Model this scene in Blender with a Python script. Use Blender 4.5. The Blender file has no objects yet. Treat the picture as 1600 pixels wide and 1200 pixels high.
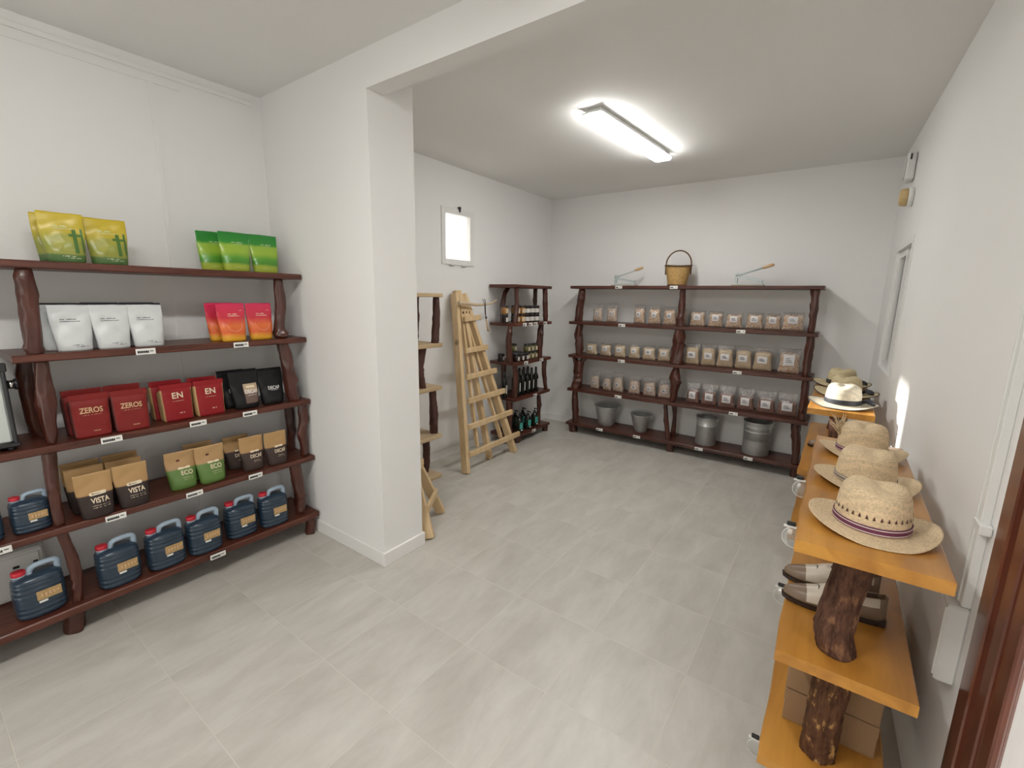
import bpy, math, random
from mathutils import Vector, Matrix, noise
PI = math.pi
D = bpy.data
S = bpy.context.scene
COL = S.collection

# ------------------------------------------------------------ camera, world, exposure
cam_d = D.cameras.new('camera'); cam = D.objects.new('camera', cam_d); COL.objects.link(cam)
cam_d.sensor_width = 36.0; cam_d.lens = 708.37 / 1600 * 36.0; cam_d.clip_start = 0.02
cam.matrix_world = Matrix(((0.811612, -0.123446, 0.571006, 0), (0.583967, 0.144001, -0.798903, 0), (0.016396, 0.981848, 0.188961, 1.68), (0, 0, 0, 1)))
S.camera = cam
S.view_settings.view_transform = 'Standard'; S.view_settings.look = 'None'
S.view_settings.gamma = 1.0; S.view_settings.use_curve_mapping = False
S.view_settings.exposure = 1.26
w = D.worlds.new('sky'); S.world = w; w.use_nodes = True
wn = w.node_tree.nodes; wl = w.node_tree.links
bg = wn['Background']; sky = wn.new('ShaderNodeTexSky'); sky.sky_type = 'HOSEK_WILKIE'
sky.sun_direction = Vector((-3.55, 0.1, 1.17)).normalized(); sky.turbidity = 3.5; sky.ground_albedo = 0.5
hz = wn.new('ShaderNodeMix'); hz.data_type = 'RGBA'; hz.inputs[0].default_value = 0.55; hz.inputs[7].default_value = (0.66, 0.62, 0.56, 1)
wl.new(sky.outputs[0], hz.inputs[6]); wl.new(hz.outputs[2], bg.inputs[0]); bg.inputs[1].default_value = 2.7
sun_d = D.lights.new('sun', 'SUN'); sun_d.energy = 6.0; sun_d.angle = 0.035; sun_d.color = (1.0, 0.96, 0.9)
sun = D.objects.new('sun', sun_d); COL.objects.link(sun); sun.location = (-8, 4, 5)
sun.rotation_euler = Vector((3.55, -0.13, -1.25)).to_track_quat('-Z', 'Y').to_euler()
LAMP_STRENGTH = 20.0
LAMP2_STRENGTH = 26.0

# ------------------------------------------------------------ materials
def new_mat(name):
    m = D.materials.new(name); m.use_nodes = True
    nt = m.node_tree; b = nt.nodes['Principled BSDF']
    return m, nt, b
def rgb(c): return (c[0], c[1], c[2], 1.0)
def mat(name, c, rough=0.5, metal=0.0, var=0.06, scale=20.0, bump=0.0, bscale=None, stretch=(1, 1, 1), spec=0.5, coat=0.0, trans=0.0, sheen=0.0):
    m, nt, b = new_mat(name)
    tc = nt.nodes.new('ShaderNodeTexCoord'); mp = nt.nodes.new('ShaderNodeMapping')
    mp.inputs['Scale'].default_value = stretch
    nt.links.new(tc.outputs['Object'], mp.inputs[0])
    nz = nt.nodes.new('ShaderNodeTexNoise'); nz.inputs['Scale'].default_value = scale; nz.inputs['Detail'].default_value = 4
    nt.links.new(mp.outputs[0], nz.inputs['Vector'])
    mx = nt.nodes.new('ShaderNodeMix'); mx.data_type = 'RGBA'
    nt.links.new(nz.outputs[0], mx.inputs[0])
    mx.inputs[6].default_value = rgb([max(0, x * (1 - var)) for x in c]); mx.inputs[7].default_value = rgb([min(1, x * (1 + var)) for x in c])
    nt.links.new(mx.outputs[2], b.inputs['Base Color'])
    b.inputs['Roughness'].default_value = rough; b.inputs['Metallic'].default_value = metal
    b.inputs['Specular IOR Level'].default_value = spec; b.inputs['Coat Weight'].default_value = coat
    b.inputs['Transmission Weight'].default_value = trans
    if bump:
        nb = nt.nodes.new('ShaderNodeTexNoise'); nb.inputs['Scale'].default_value = bscale or scale; nb.inputs['Detail'].default_value = 5
        nt.links.new(mp.outputs[0], nb.inputs['Vector'])
        bp = nt.nodes.new('ShaderNodeBump'); bp.inputs['Strength'].default_value = bump; bp.inputs['Distance'].default_value = 0.01
        nt.links.new(nb.outputs[0], bp.inputs['Height']); nt.links.new(bp.outputs[0], b.inputs['Normal'])
    return m
def ramp_mat(name, stops, rough=0.3, axis=2, const=False, wob=0.0, wscale=18.0, spec=0.5, rng=0.25, fleck=None):
    """colour runs along one local axis of the thing, as printed on the pouch"""
    m, nt, b = new_mat(name); N = nt.nodes; L = nt.links
    tc = N.new('ShaderNodeTexCoord'); sp = N.new('ShaderNodeSeparateXYZ'); L.new(tc.outputs['Object'], sp.inputs[0])
    nz = N.new('ShaderNodeTexNoise'); nz.inputs['Scale'].default_value = wscale; L.new(tc.outputs['Object'], nz.inputs['Vector'])
    a = N.new('ShaderNodeMath'); a.operation = 'MULTIPLY_ADD'; a.inputs[1].default_value = wob; L.new(nz.outputs[0], a.inputs[0]); L.new(sp.outputs[axis], a.inputs[2])
    dv = N.new('ShaderNodeMath'); dv.operation = 'DIVIDE'; dv.inputs[1].default_value = rng; L.new(a.outputs[0], dv.inputs[0])
    cr = N.new('ShaderNodeValToRGB'); cr.color_ramp.interpolation = 'CONSTANT' if const else 'LINEAR'
    while len(cr.color_ramp.elements) < len(stops): cr.color_ramp.elements.new(0.5)
    for e, (p, c) in zip(cr.color_ramp.elements, stops):
        e.position = p / rng; e.color = rgb(c)
    L.new(dv.outputs[0], cr.inputs[0])
    out = cr.outputs[0]
    if fleck:
        n2 = N.new('ShaderNodeTexNoise'); n2.inputs['Scale'].default_value = fleck[1]; n2.inputs['Detail'].default_value = 2; L.new(tc.outputs['Object'], n2.inputs['Vector'])
        r2 = N.new('ShaderNodeValToRGB'); r2.color_ramp.elements[0].position = 0.45; r2.color_ramp.elements[1].position = 0.6; L.new(n2.outputs[0], r2.inputs[0])
        mx = N.new('ShaderNodeMix'); mx.data_type = 'RGBA'; L.new(r2.outputs[0], mx.inputs[0]); L.new(out, mx.inputs[6]); mx.inputs[7].default_value = rgb(fleck[0]); out = mx.outputs[2]
    L.new(out, b.inputs['Base Color']); b.inputs['Roughness'].default_value = rough; b.inputs['Specular IOR Level'].default_value = spec
    return m
def wood_mat(name, c1, c2, axis=1, rough=0.35, coat=0.2, scale=3.0, bump=0.15, knots=0.0, stretch=14):
    m, nt, b = new_mat(name); N = nt.nodes; L = nt.links
    tc = N.new('ShaderNodeTexCoord'); mp = N.new('ShaderNodeMapping'); L.new(tc.outputs['Object'], mp.inputs[0])
    sc = [stretch, stretch, stretch]; sc[axis] = 1.0; mp.inputs['Scale'].default_value = sc
    nz = N.new('ShaderNodeTexNoise'); nz.inputs['Scale'].default_value = scale; nz.inputs['Detail'].default_value = 6; nz.inputs['Distortion'].default_value = 0.6
    L.new(mp.outputs[0], nz.inputs['Vector'])
    cr = N.new('ShaderNodeValToRGB'); e = cr.color_ramp.elements; e[0].position = 0.33; e[1].position = 0.68; e[0].color = rgb(c1); e[1].color = rgb(c2)
    L.new(nz.outputs[0], cr.inputs[0]); out = cr.outputs[0]
    if knots:
        vo = N.new('ShaderNodeTexVoronoi'); vo.inputs['Scale'].default_value = knots; L.new(tc.outputs['Object'], vo.inputs['Vector'])
        r2 = N.new('ShaderNodeValToRGB'); r2.color_ramp.elements[0].position = 0.03; r2.color_ramp.elements[1].position = 0.09; L.new(vo.outputs['Distance'], r2.inputs[0])
        mx = N.new('ShaderNodeMix'); mx.data_type = 'RGBA'; L.new(r2.outputs[0], mx.inputs[0]); L.new(out, mx.inputs[7]); mx.inputs[6].default_value = rgb([x * 0.45 for x in c1]); out = mx.outputs[2]
    L.new(out, b.inputs['Base Color']); b.inputs['Roughness'].default_value = rough; b.inputs['Coat Weight'].default_value = coat; b.inputs['Coat Roughness'].default_value = 0.25
    bp = N.new('ShaderNodeBump'); bp.inputs['Strength'].default_value = bump; bp.inputs['Distance'].default_value = 0.004; L.new(nz.outputs[0], bp.inputs['Height']); L.new(bp.outputs[0], b.inputs['Normal'])
    return m
def glass_mat(name, tint=(1, 1, 1), fac=0.12, rough=0.05):
    m = D.materials.new(name); m.use_nodes = True; nt = m.node_tree; nt.nodes.clear()
    o = nt.nodes.new('ShaderNodeOutputMaterial'); t = nt.nodes.new('ShaderNodeBsdfTransparent'); g = nt.nodes.new('ShaderNodeBsdfGlossy'); mx = nt.nodes.new('ShaderNodeMixShader')
    nz = nt.nodes.new('ShaderNodeTexNoise'); nz.inputs['Scale'].default_value = 30; rp = nt.nodes.new('ShaderNodeMapRange')
    rp.inputs[3].default_value = fac * 0.7; rp.inputs[4].default_value = fac * 1.3
    t.inputs[0].default_value = rgb(tint); g.inputs['Roughness'].default_value = rough
    nt.links.new(nz.outputs[0], rp.inputs[0]); nt.links.new(rp.outputs[0], mx.inputs[0])
    nt.links.new(t.outputs[0], mx.inputs[1]); nt.links.new(g.outputs[0], mx.inputs[2]); nt.links.new(mx.outputs[0], o.inputs[0])
    return m
def film_mat(name):
    """crinkled clear plastic film: mostly see-through, a milky part and glints on the creases"""
    m = D.materials.new(name); m.use_nodes = True; nt = m.node_tree; nt.nodes.clear(); N = nt.nodes; L = nt.links
    o = N.new('ShaderNodeOutputMaterial'); t = N.new('ShaderNodeBsdfTransparent'); g = N.new('ShaderNodeBsdfGlossy'); d = N.new('ShaderNodeBsdfDiffuse')
    d.inputs[0].default_value = (0.74, 0.70, 0.70, 1); g.inputs['Roughness'].default_value = 0.16; t.inputs[0].default_value = (0.97, 0.965, 0.96, 1)
    tc = N.new('ShaderNodeTexCoord'); nz = N.new('ShaderNodeTexNoise'); nz.inputs['Scale'].default_value = 60; nz.inputs['Detail'].default_value = 3; L.new(tc.outputs['Object'], nz.inputs['Vector'])
    bp = N.new('ShaderNodeBump'); bp.inputs['Strength'].default_value = 0.9; bp.inputs['Distance'].default_value = 0.01; L.new(nz.outputs[0], bp.inputs['Height']); L.new(bp.outputs[0], g.inputs['Normal'])
    m1 = N.new('ShaderNodeMixShader'); m1.inputs[0].default_value = 0.65; L.new(d.outputs[0], m1.inputs[1]); L.new(g.outputs[0], m1.inputs[2])
    rp = N.new('ShaderNodeMapRange'); rp.inputs[1].default_value = 0.35; rp.inputs[2].default_value = 0.7; rp.inputs[3].default_value = 0.07; rp.inputs[4].default_value = 0.38; L.new(nz.outputs[0], rp.inputs[0])
    m2 = N.new('ShaderNodeMixShader'); L.new(rp.outputs[0], m2.inputs[0]); L.new(t.outputs[0], m2.inputs[1]); L.new(m1.outputs[0], m2.inputs[2]); L.new(m2.outputs[0], o.inputs[0])
    return m
def grain_mat(name, cols, scale=140.0, rough=0.45):
    m, nt, b = new_mat(name); N = nt.nodes; L = nt.links
    tc = N.new('ShaderNodeTexCoord'); vo = N.new('ShaderNodeTexVoronoi'); vo.inputs['Scale'].default_value = scale; L.new(tc.outputs['Object'], vo.inputs['Vector'])
    sp = N.new('ShaderNodeSeparateColor'); L.new(vo.outputs['Color'], sp.inputs[0])
    cr = N.new('ShaderNodeValToRGB'); cr.color_ramp.interpolation = 'CONSTANT'
    while len(cr.color_ramp.elements) < len(cols): cr.color_ramp.elements.new(0.5)
    for i, (e, c) in enumerate(zip(cr.color_ramp.elements, cols)): e.position = i / len(cols); e.color = rgb(c)
    L.new(sp.outputs[0], cr.inputs[0])
    L.new(cr.outputs[0], b.inputs['Base Color']); b.inputs['Roughness'].default_value = rough
    bp = N.new('ShaderNodeBump'); bp.inputs['Strength'].default_value = 0.6; bp.inputs['Distance'].default_value = 0.004; bp.invert = True; L.new(vo.outputs['Distance'], bp.inputs['Height']); L.new(bp.outputs[0], b.inputs['Normal'])
    return m
def emit_mat(name, c, s):
    m, nt, b = new_mat(name)
    nz = nt.nodes.new('ShaderNodeTexNoise'); nz.inputs['Scale'].default_value = 3.0
    rp = nt.nodes.new('ShaderNodeMapRange'); rp.inputs[3].default_value = s * 0.97; rp.inputs[4].default_value = s * 1.03
    nt.links.new(nz.outputs[0], rp.inputs[0]); nt.links.new(rp.outputs[0], b.inputs['Emission Strength'])
    b.inputs['Base Color'].default_value = rgb(c); b.inputs['Emission Color'].default_value = rgb(c)
    return m

def bark_mat(name, c1, c2, c3):
    m, nt, b = new_mat(name); N = nt.nodes; L = nt.links
    tc = N.new('ShaderNodeTexCoord'); mp = N.new('ShaderNodeMapping'); mp.inputs['Scale'].default_value = (1, 1, 0.25); L.new(tc.outputs['Object'], mp.inputs[0])
    n1 = N.new('ShaderNodeTexNoise'); n1.inputs['Scale'].default_value = 62; n1.inputs['Detail'].default_value = 7; n1.inputs['Roughness'].default_value = 0.7; L.new(mp.outputs[0], n1.inputs['Vector'])
    n2 = N.new('ShaderNodeTexNoise'); n2.inputs['Scale'].default_value = 22; n2.inputs['Detail'].default_value = 5; L.new(tc.outputs['Object'], n2.inputs['Vector'])
    cr = N.new('ShaderNodeValToRGB'); e = cr.color_ramp.elements; e[0].position = 0.36; e[1].position = 0.60; e[0].color = rgb(c1); e[1].color = rgb(c2); L.new(n1.outputs[0], cr.inputs[0])
    ml = N.new('ShaderNodeMath'); ml.operation = 'MULTIPLY'; L.new(n1.outputs[0], ml.inputs[0]); L.new(n2.outputs[0], ml.inputs[1])
    r2 = N.new('ShaderNodeValToRGB'); r2.color_ramp.elements[0].position = 0.29; r2.color_ramp.elements[1].position = 0.36; L.new(ml.outputs[0], r2.inputs[0])
    mx = N.new('ShaderNodeMix'); mx.data_type = 'RGBA'; L.new(r2.outputs[0], mx.inputs[0]); L.new(cr.outputs[0], mx.inputs[6]); mx.inputs[7].default_value = rgb(c3); L.new(mx.outputs[2], b.inputs['Base Color'])
    b.inputs['Roughness'].default_value = 0.85; b.inputs['Specular IOR Level'].default_value = 0.25
    bp = N.new('ShaderNodeBump'); bp.inputs['Strength'].default_value = 0.9; bp.inputs['Distance'].default_value = 0.008; L.new(n1.outputs[0], bp.inputs['Height']); L.new(bp.outputs[0], b.inputs['Normal'])
    return m

M = {}
M['wall'] = mat('white_wall_paint', (0.825, 0.82, 0.805), 0.75, var=0.015, scale=2.0, bump=0.03, bscale=90)
M['ceil'] = mat('white_ceiling_paint', (0.825, 0.82, 0.805), 0.8, var=0.015, scale=2.0, bump=0.03, bscale=60)
M['trim'] = mat('white_skirting_tile', (0.82, 0.81, 0.79), 0.35, var=0.02, scale=5)
M['dark'] = wood_mat('dark_red_stained_board', (0.055, 0.012, 0.006), (0.125, 0.034, 0.018), axis=1, rough=0.42, coat=0.1)
M['darkx'] = wood_mat('dark_red_stained_board_lengthwise', (0.048, 0.011, 0.006), (0.105, 0.030, 0.016), axis=0, rough=0.42, coat=0.1)
M['post'] = mat('dark_stained_branch', (0.068, 0.018, 0.010), 0.36, var=0.6, scale=14, bump=0.5, bscale=40, stretch=(1, 1, 0.35), coat=0.25)
M['postdark'] = mat('dark_brown_branch', (0.075, 0.028, 0.022), 0.6, var=0.4, scale=10, bump=0.6, bscale=30, stretch=(1, 1, 0.3))
M['pine'] = wood_mat('pale_pine', (0.60, 0.42, 0.22), (0.72, 0.54, 0.32), axis=2, rough=0.5, coat=0.05, bump=0.05, scale=1.6, knots=2.2, stretch=9)
M['pineboard'] = wood_mat('pale_pine_board', (0.50, 0.36, 0.20), (0.62, 0.47, 0.29), axis=1, rough=0.5, coat=0.05, bump=0.05, scale=1.8, stretch=9)
M['oak'] = wood_mat('honey_varnished_board', (0.36, 0.150, 0.022), (0.56, 0.265, 0.045), axis=1, rough=0.33, coat=0.3, bump=0.05, scale=1.5, knots=1.6, stretch=9)
M['bark'] = bark_mat('rough_brown_bark', (0.050, 0.021, 0.013), (0.135, 0.064, 0.038), (0.22, 0.11, 0.055))
M['bark2'] = bark_mat('peeling_brown_bark', (0.060, 0.024, 0.012), (0.15, 0.068, 0.032), (0.50, 0.29, 0.10))
M['white'] = mat('white_plastic', (0.78, 0.78, 0.76), 0.4, var=0.03)
M['paper'] = mat('white_tag_paper', (0.80, 0.79, 0.75), 0.6, var=0.03)
M['ink'] = mat('black_ink', (0.02, 0.02, 0.02), 0.5)
M['black'] = mat('black_plastic', (0.018, 0.018, 0.020), 0.35)
M['blackfilm'] = mat('matt_black_foil', (0.010, 0.010, 0.011), 0.40, bump=0.15, bscale=18, spec=0.28)
M['glass'] = glass_mat('window_glass')
M['clearp'] = glass_mat('clear_plastic', (0.93, 0.94, 0.94), 0.22, 0.15)
M['film'] = film_mat('clear_bag_film')
M['galv'] = mat('galvanised_steel', (0.54, 0.56, 0.55), 0.34, 0.55, var=0.18, scale=30)
M['chrome'] = mat('chrome', (0.75, 0.75, 0.74), 0.15, 1.0, var=0.03)
M['alu'] = mat('brushed_steel_panel', (0.56, 0.60, 0.57), 0.35, 0.15, var=0.05)
M['brown_door'] = wood_mat('brown_varnished_door_frame', (0.11, 0.030, 0.016), (0.17, 0.052, 0.028), axis=2, rough=0.25, coat=0.5, stretch=10)
M['cream'] = mat('cream_lettering', (0.78, 0.66, 0.48), 0.5)
M['whitel'] = mat('white_lettering', (0.80, 0.79, 0.76), 0.5)
M['greyl'] = mat('grey_lettering', (0.13, 0.13, 0.13), 0.5)
M['gold'] = mat('gold_lettering', (0.62, 0.40, 0.22), 0.4)

# ------------------------------------------------------------ mesh helpers
class MB:
    def __init__(s): s.v = []; s.f = []; s.m = []; s.smooth = []
    def add(s, vs, fs, mi=0, sm=False, xf=None):
        o = len(s.v)
        s.v += [tuple(xf @ Vector(v)) if xf else tuple(v) for v in vs]
        for f in fs: s.f.append([i + o for i in f]); s.m.append(mi); s.smooth.append(sm)
        return s
    def box(s, a, b, mi=0, bev=0.0, xf=None):
        x0, y0, z0 = a; x1, y1, z1 = b
        if bev <= 0:
            vs = [(x, y, z) for x in (x0, x1) for y in (y0, y1) for z in (z0, z1)]
            return s.add(vs, [(0, 1, 3, 2), (4, 6, 7, 5), (0, 4, 5, 1), (2, 3, 7, 6), (0, 2, 6, 4), (1, 5, 7, 3)], mi, xf=xf)
        c = bev; vs = []
        for (z, k) in ((z0, c), (z0 + c, 0), (z1 - c, 0), (z1, c)):
            q = c
            pts = [(x0 + q, y0 + k), (x1 - q, y0 + k), (x1 - k, y0 + q), (x1 - k, y1 - q), (x1 - q, y1 - k), (x0 + q, y1 - k), (x0 + k, y1 - q), (x0 + k, y0 + q)]
            if k: pts = [(x0 + 1.5 * q, y0 + k), (x1 - 1.5 * q, y0 + k), (x1 - k, y0 + 1.5 * q), (x1 - k, y1 - 1.5 * q), (x1 - 1.5 * q, y1 - k), (x0 + 1.5 * q, y1 - k), (x0 + k, y1 - 1.5 * q), (x0 + k, y0 + 1.5 * q)]
            vs += [(x, y, z) for x, y in pts]
        fs = [tuple(range(7, -1, -1)), tuple(range(24, 32))]
        for r in range(3):
            for i in range(8): j = (i + 1) % 8; fs.append((r * 8 + i, r * 8 + j, (r + 1) * 8 + j, (r + 1) * 8 + i))
        return s.add(vs, fs, mi, xf=xf)
    def rings(s, rs, mi=0, sm=True, cap0=True, cap1=True, xf=None, closed=True):
        n = len(rs[0]); vs = [p for r in rs for p in r]; fs = []
        for k in range(len(rs) - 1):
            for i in range(n if closed else n - 1):
                j = (i + 1) % n; fs.append((k * n + i, k * n + j, (k + 1) * n + j, (k + 1) * n + i))
        if cap0: fs.append(tuple(range(n - 1, -1, -1)))
        if cap1: fs.append(tuple((len(rs) - 1) * n + i for i in range(n)))
        return s.add(vs, fs, mi, sm, xf)
    def tube(s, pts, rad, n=8, mi=0, sm=True, xf=None, ref=None):
        pts = [Vector(p) for p in pts]
        if not hasattr(rad, '__len__'): rad = [rad] * len(pts)
        rs = []; up = ref or Vector((0.13, 0.31, 0.94))
        for i, p in enumerate(pts):
            t = (pts[min(i + 1, len(pts) - 1)] - pts[max(i - 1, 0)]).normalized()
            a = t.cross(up)
            if a.length < 0.15: a = t.cross(Vector((1, 0.2, 0)))
            a.normalize(); b = t.cross(a)
            rs.append([tuple(p + (a * math.cos(2 * PI * k / n) + b * math.sin(2 * PI * k / n)) * rad[i]) for k in range(n)])
        return s.rings(rs, mi, sm, xf=xf)
    def lathe(s, prof, n=24, mi=0, c=(0, 0), sx=1.0, sy=1.0, cap0=True, cap1=True, xf=None):
        rs = [[(c[0] + r * sx * math.cos(2 * PI * k / n), c[1] + r * sy * math.sin(2 * PI * k / n), z) for k in range(n)] for r, z in prof]
        return s.rings(rs, mi, True, cap0, cap1, xf)
    def bar(s, p, q, w, h, mi=0, side=None, bev=0.0):
        """rectangular bar from p to q; w across (along side), h the other way"""
        p = Vector(p); q = Vector(q); t = (q - p); L = t.length; t.normalize()
        sd = Vector(side) if side else Vector((0, 1, 0)); sd = (sd - t * sd.dot(t)).normalized(); u = t.cross(sd)
        m = Matrix((sd, u, t)).transposed().to_4x4(); m.translation = p
        return s.box((-w / 2, -h / 2, 0), (w / 2, h / 2, L), mi, bev, m)
    def mesh(s, name, mats):
        me = D.meshes.new(name); me.from_pydata(s.v, [], s.f)
        for m in mats: me.materials.append(m)
        me.polygons.foreach_set('material_index', s.m); me.polygons.foreach_set('use_smooth', s.smooth); me.update()
        return me
    def build(s, name, mats, parent=None, loc=None):
        if not isinstance(mats, (list, tuple)): mats = [mats]
        o = D.objects.new(name, s.mesh(name, mats)); COL.objects.link(o)
        if parent: o.parent = parent
        if loc: o.location = loc
        return o
def thing(name, label, cat, loc=(0, 0, 0), rz=0.0, group=None):
    o = D.objects.new(name, None); COL.objects.link(o); o.empty_display_size = 0.05
    o.location = loc; o.rotation_euler = (0, 0, rz); tag(o, label, cat, group); return o
def tag(o, label, cat, group=None):
    o['label'] = label; o['category'] = cat
    if group: o['group'] = group
    return o
def struct(o, label=None):
    o['kind'] = 'structure'
    if label: o['label'] = label
    return o
def dup(root, loc, rz, label, group=None, scale=None):
    r = root.copy(); COL.objects.link(r); r.location = loc; r.rotation_euler = (0, 0, rz); r['label'] = label
    if group: r['group'] = group
    if scale: r.scale = scale
    for ch in list(root.children):
        c = ch.copy(); COL.objects.link(c); c.parent = r
        for g in ch.children:
            d = g.copy(); COL.objects.link(d); d.parent = c
    return r
def placer(make):
    """first call moves the built original, later calls copy it"""
    st = {}
    def place(key, loc, rz, label, group=None, scale=None):
        if key not in st:
            st[key] = o = make(key); o.location = loc; o.rotation_euler = (0, 0, rz); o['label'] = label
            if group: o['group'] = group
            if scale: o.scale = scale
            return o
        return dup(st[key], loc, rz, label, group, scale)
    return place
_tx = {}
def text_geo(txt, size, extrude=0.0):
    """filled outline of the letters, centred on 0,0: (verts, faces)"""
    k = (txt, size)
    if k not in _tx:
        cu = D.curves.new('letters', 'FONT'); cu.body = txt; cu.size = size; cu.align_x = 'CENTER'; cu.align_y = 'CENTER'; cu.resolution_u = 3; cu.offset = size * 0.022
        ob = D.objects.new('letters', cu); COL.objects.link(ob)
        me = D.meshes.new_from_object(ob)
        _tx[k] = ([tuple(v.co) for v in me.vertices], [tuple(p.vertices) for p in me.polygons])
        D.objects.remove(ob); D.curves.remove(cu); D.meshes.remove(me)
    return _tx[k]
def rr_poly(cx, cz, w, h, r, n=4):
    pts = []
    for qx, qz, a0 in ((1, 1, 0), (-1, 1, 90), (-1, -1, 180), (1, -1, 270)):
        for i in range(n + 1):
            a = math.radians(a0 + 90 * i / n); pts.append((cx + qx * (w / 2 - r) + r * math.cos(a), cz + qz * (h / 2 - r) + r * math.sin(a)))
    return pts
def wob(i, s=1.0): return math.sin(i * 12.9898 + s * 78.233) * 43758.5453 % 1.0

# ------------------------------------------------------------ room shell
H = 2.915; XL = -3.23; YB = 5.34; YR = -2.2
def wx(y): return 0.444 - 0.03 * y          # the right wall is not quite square to the back wall
def wallbox(name, a, b, m=None, label=None):
    mb = MB(); mb.box(a, b); return struct(mb.build(name, m or M['wall']), label)
def floor_mat():
    m, nt, b = new_mat('grey_stone_floor_tile'); N = nt.nodes; L = nt.links
    tc = N.new('ShaderNodeTexCoord'); mp = N.new('ShaderNodeMapping'); L.new(tc.outputs['Object'], mp.inputs[0])
    T = 0.4639; mp.inputs['Scale'].default_value = (1 / T, 1 / T, 1); mp.inputs['Location'].default_value = (0.374 / T + 20, -0.531 / T + 20, 0)
    sp = N.new('ShaderNodeSeparateXYZ'); L.new(mp.outputs[0], sp.inputs[0])
    def near(o):
        fr = N.new('ShaderNodeMath'); fr.operation = 'FRACT'; L.new(o, fr.inputs[0])
        s1 = N.new('ShaderNodeMath'); s1.operation = 'SUBTRACT'; s1.inputs[1].default_value = 0.5; L.new(fr.outputs[0], s1.inputs[0])
        ab = N.new('ShaderNodeMath'); ab.operation = 'ABSOLUTE'; L.new(s1.outputs[0], ab.inputs[0])
        return ab.outputs[0]
    mxm = N.new('ShaderNodeMath'); mxm.operation = 'MAXIMUM'; L.new(near(sp.outputs[0]), mxm.inputs[0]); L.new(near(sp.outputs[1]), mxm.inputs[1])
    gr = N.new('ShaderNodeMapRange'); gr.inputs[1].default_value = 0.4955; gr.inputs[2].default_value = 0.4985; L.new(mxm.outputs[0], gr.inputs[0])
    # every tile is cut from another place of the slab, with cloudy veins that run along x
    fl = N.new('ShaderNodeVectorMath'); fl.operation = 'FLOOR'; L.new(mp.outputs[0], fl.inputs[0])
    wn_ = N.new('ShaderNodeTexWhiteNoise'); L.new(fl.outputs[0], wn_.inputs['Vector'])
    off = N.new('ShaderNodeVectorMath'); off.operation = 'MULTIPLY_ADD'; off.inputs[1].default_value = (9, 9, 9); L.new(wn_.outputs['Color'], off.inputs[0])
    st = N.new('ShaderNodeMapping'); st.inputs['Scale'].default_value = (3.6, 1.15, 1); L.new(tc.outputs['Object'], st.inputs[0]); L.new(st.outputs[0], off.inputs[2])
    nz = N.new('ShaderNodeTexNoise'); nz.inputs['Scale'].default_value = 2.0; nz.inputs['Detail'].default_value = 9; nz.inputs['Roughness'].default_value = 0.66; nz.inputs['Distortion'].default_value = 0.35; L.new(off.outputs[0], nz.inputs['Vector'])
    cr = N.new('ShaderNodeValToRGB'); e = cr.color_ramp.elements; e[0].position = 0.30; e[1].position = 0.72; e[0].color = (0.455, 0.428, 0.38, 1); e[1].color = (0.605, 0.58, 0.53, 1)
    L.new(nz.outputs[0], cr.inputs[0])
    mx = N.new('ShaderNodeMix'); mx.data_type = 'RGBA'; L.new(gr.outputs[0], mx.inputs[0]); L.new(cr.outputs[0], mx.inputs[6]); mx.inputs[7].default_value = (0.64, 0.605, 0.53, 1)
    L.new(mx.outputs[2], b.inputs['Base Color'])
    rr = N.new('ShaderNodeMapRange'); rr.inputs[3].default_value = 0.30; rr.inputs[4].default_value = 0.48; L.new(nz.outputs[0], rr.inputs[0]); L.new(rr.outputs[0], b.inputs['Roughness'])
    bp = N.new('ShaderNodeBump'); bp.inputs['Strength'].default_value = 0.35; bp.inputs['Distance'].default_value = 0.003; bp.invert = True; L.new(gr.outputs[0], bp.inputs['Height']); L.new(bp.outputs[0], b.inputs['Normal'])
    return m
wallbox('floor', (XL - 0.2, YR - 0.2, -0.12), (0.8, YB + 0.2, 0.0), floor_mat(), 'grey tiled floor')
wallbox('ceiling', (XL - 0.2, YR - 0.2, H), (0.8, YB + 0.2, H + 0.15), M['ceil'], 'white ceiling')
# left wall with the opening of the little window
WY0, WY1, WZ0, WZ1 = 3.34, 3.72, 2.03, 2.48
mb = MB()
mb.box((XL - 0.055, YR, 0), (XL, WY0, H)); mb.box((XL - 0.055, WY1, 0), (XL, YB, H)); mb.box((XL - 0.055, WY0, 0), (XL, WY1, WZ0)); mb.box((XL - 0.055, WY0, WZ1), (XL, WY1, H))
struct(mb.build('wall_left', M['wall']), 'white left wall')
wallbox('wall_back', (XL - 0.2, YB, 0), (0.8, YB + 0.18, H), label='white back wall')
# right wall, slightly out of square, with window and door openings
def rwall(mb, y0, y1, z0, z1, t=0.14):
    vs = []
    for y in (y0, y1):
        for z in (z0, z1): vs += [(wx(y), y, z), (wx(y) + t, y, z)]
    mb.add(vs, [(0, 2, 3, 1), (4, 5, 7, 6), (0, 4, 6, 2), (1, 3, 7, 5), (0, 1, 5, 4), (2, 6, 7, 3)])
RY0, RY1, RZ0, RZ1 = 3.98, 4.78, 1.15, 2.10     # sliding window
DY0, DY1, DZ = 0.35, 1.57, 2.15                 # door
mb = MB()
rwall(mb, YR, DY0, 0, H); rwall(mb, DY0, DY1, DZ, H); rwall(mb, DY1, RY0, 0, H); rwall(mb, RY0, RY1, 0, RZ0); rwall(mb, RY0, RY1, RZ1, H); rwall(mb, RY1, YB, 0, H)
struct(mb.build('wall_right', M['wall']), 'white right wall')
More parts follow.
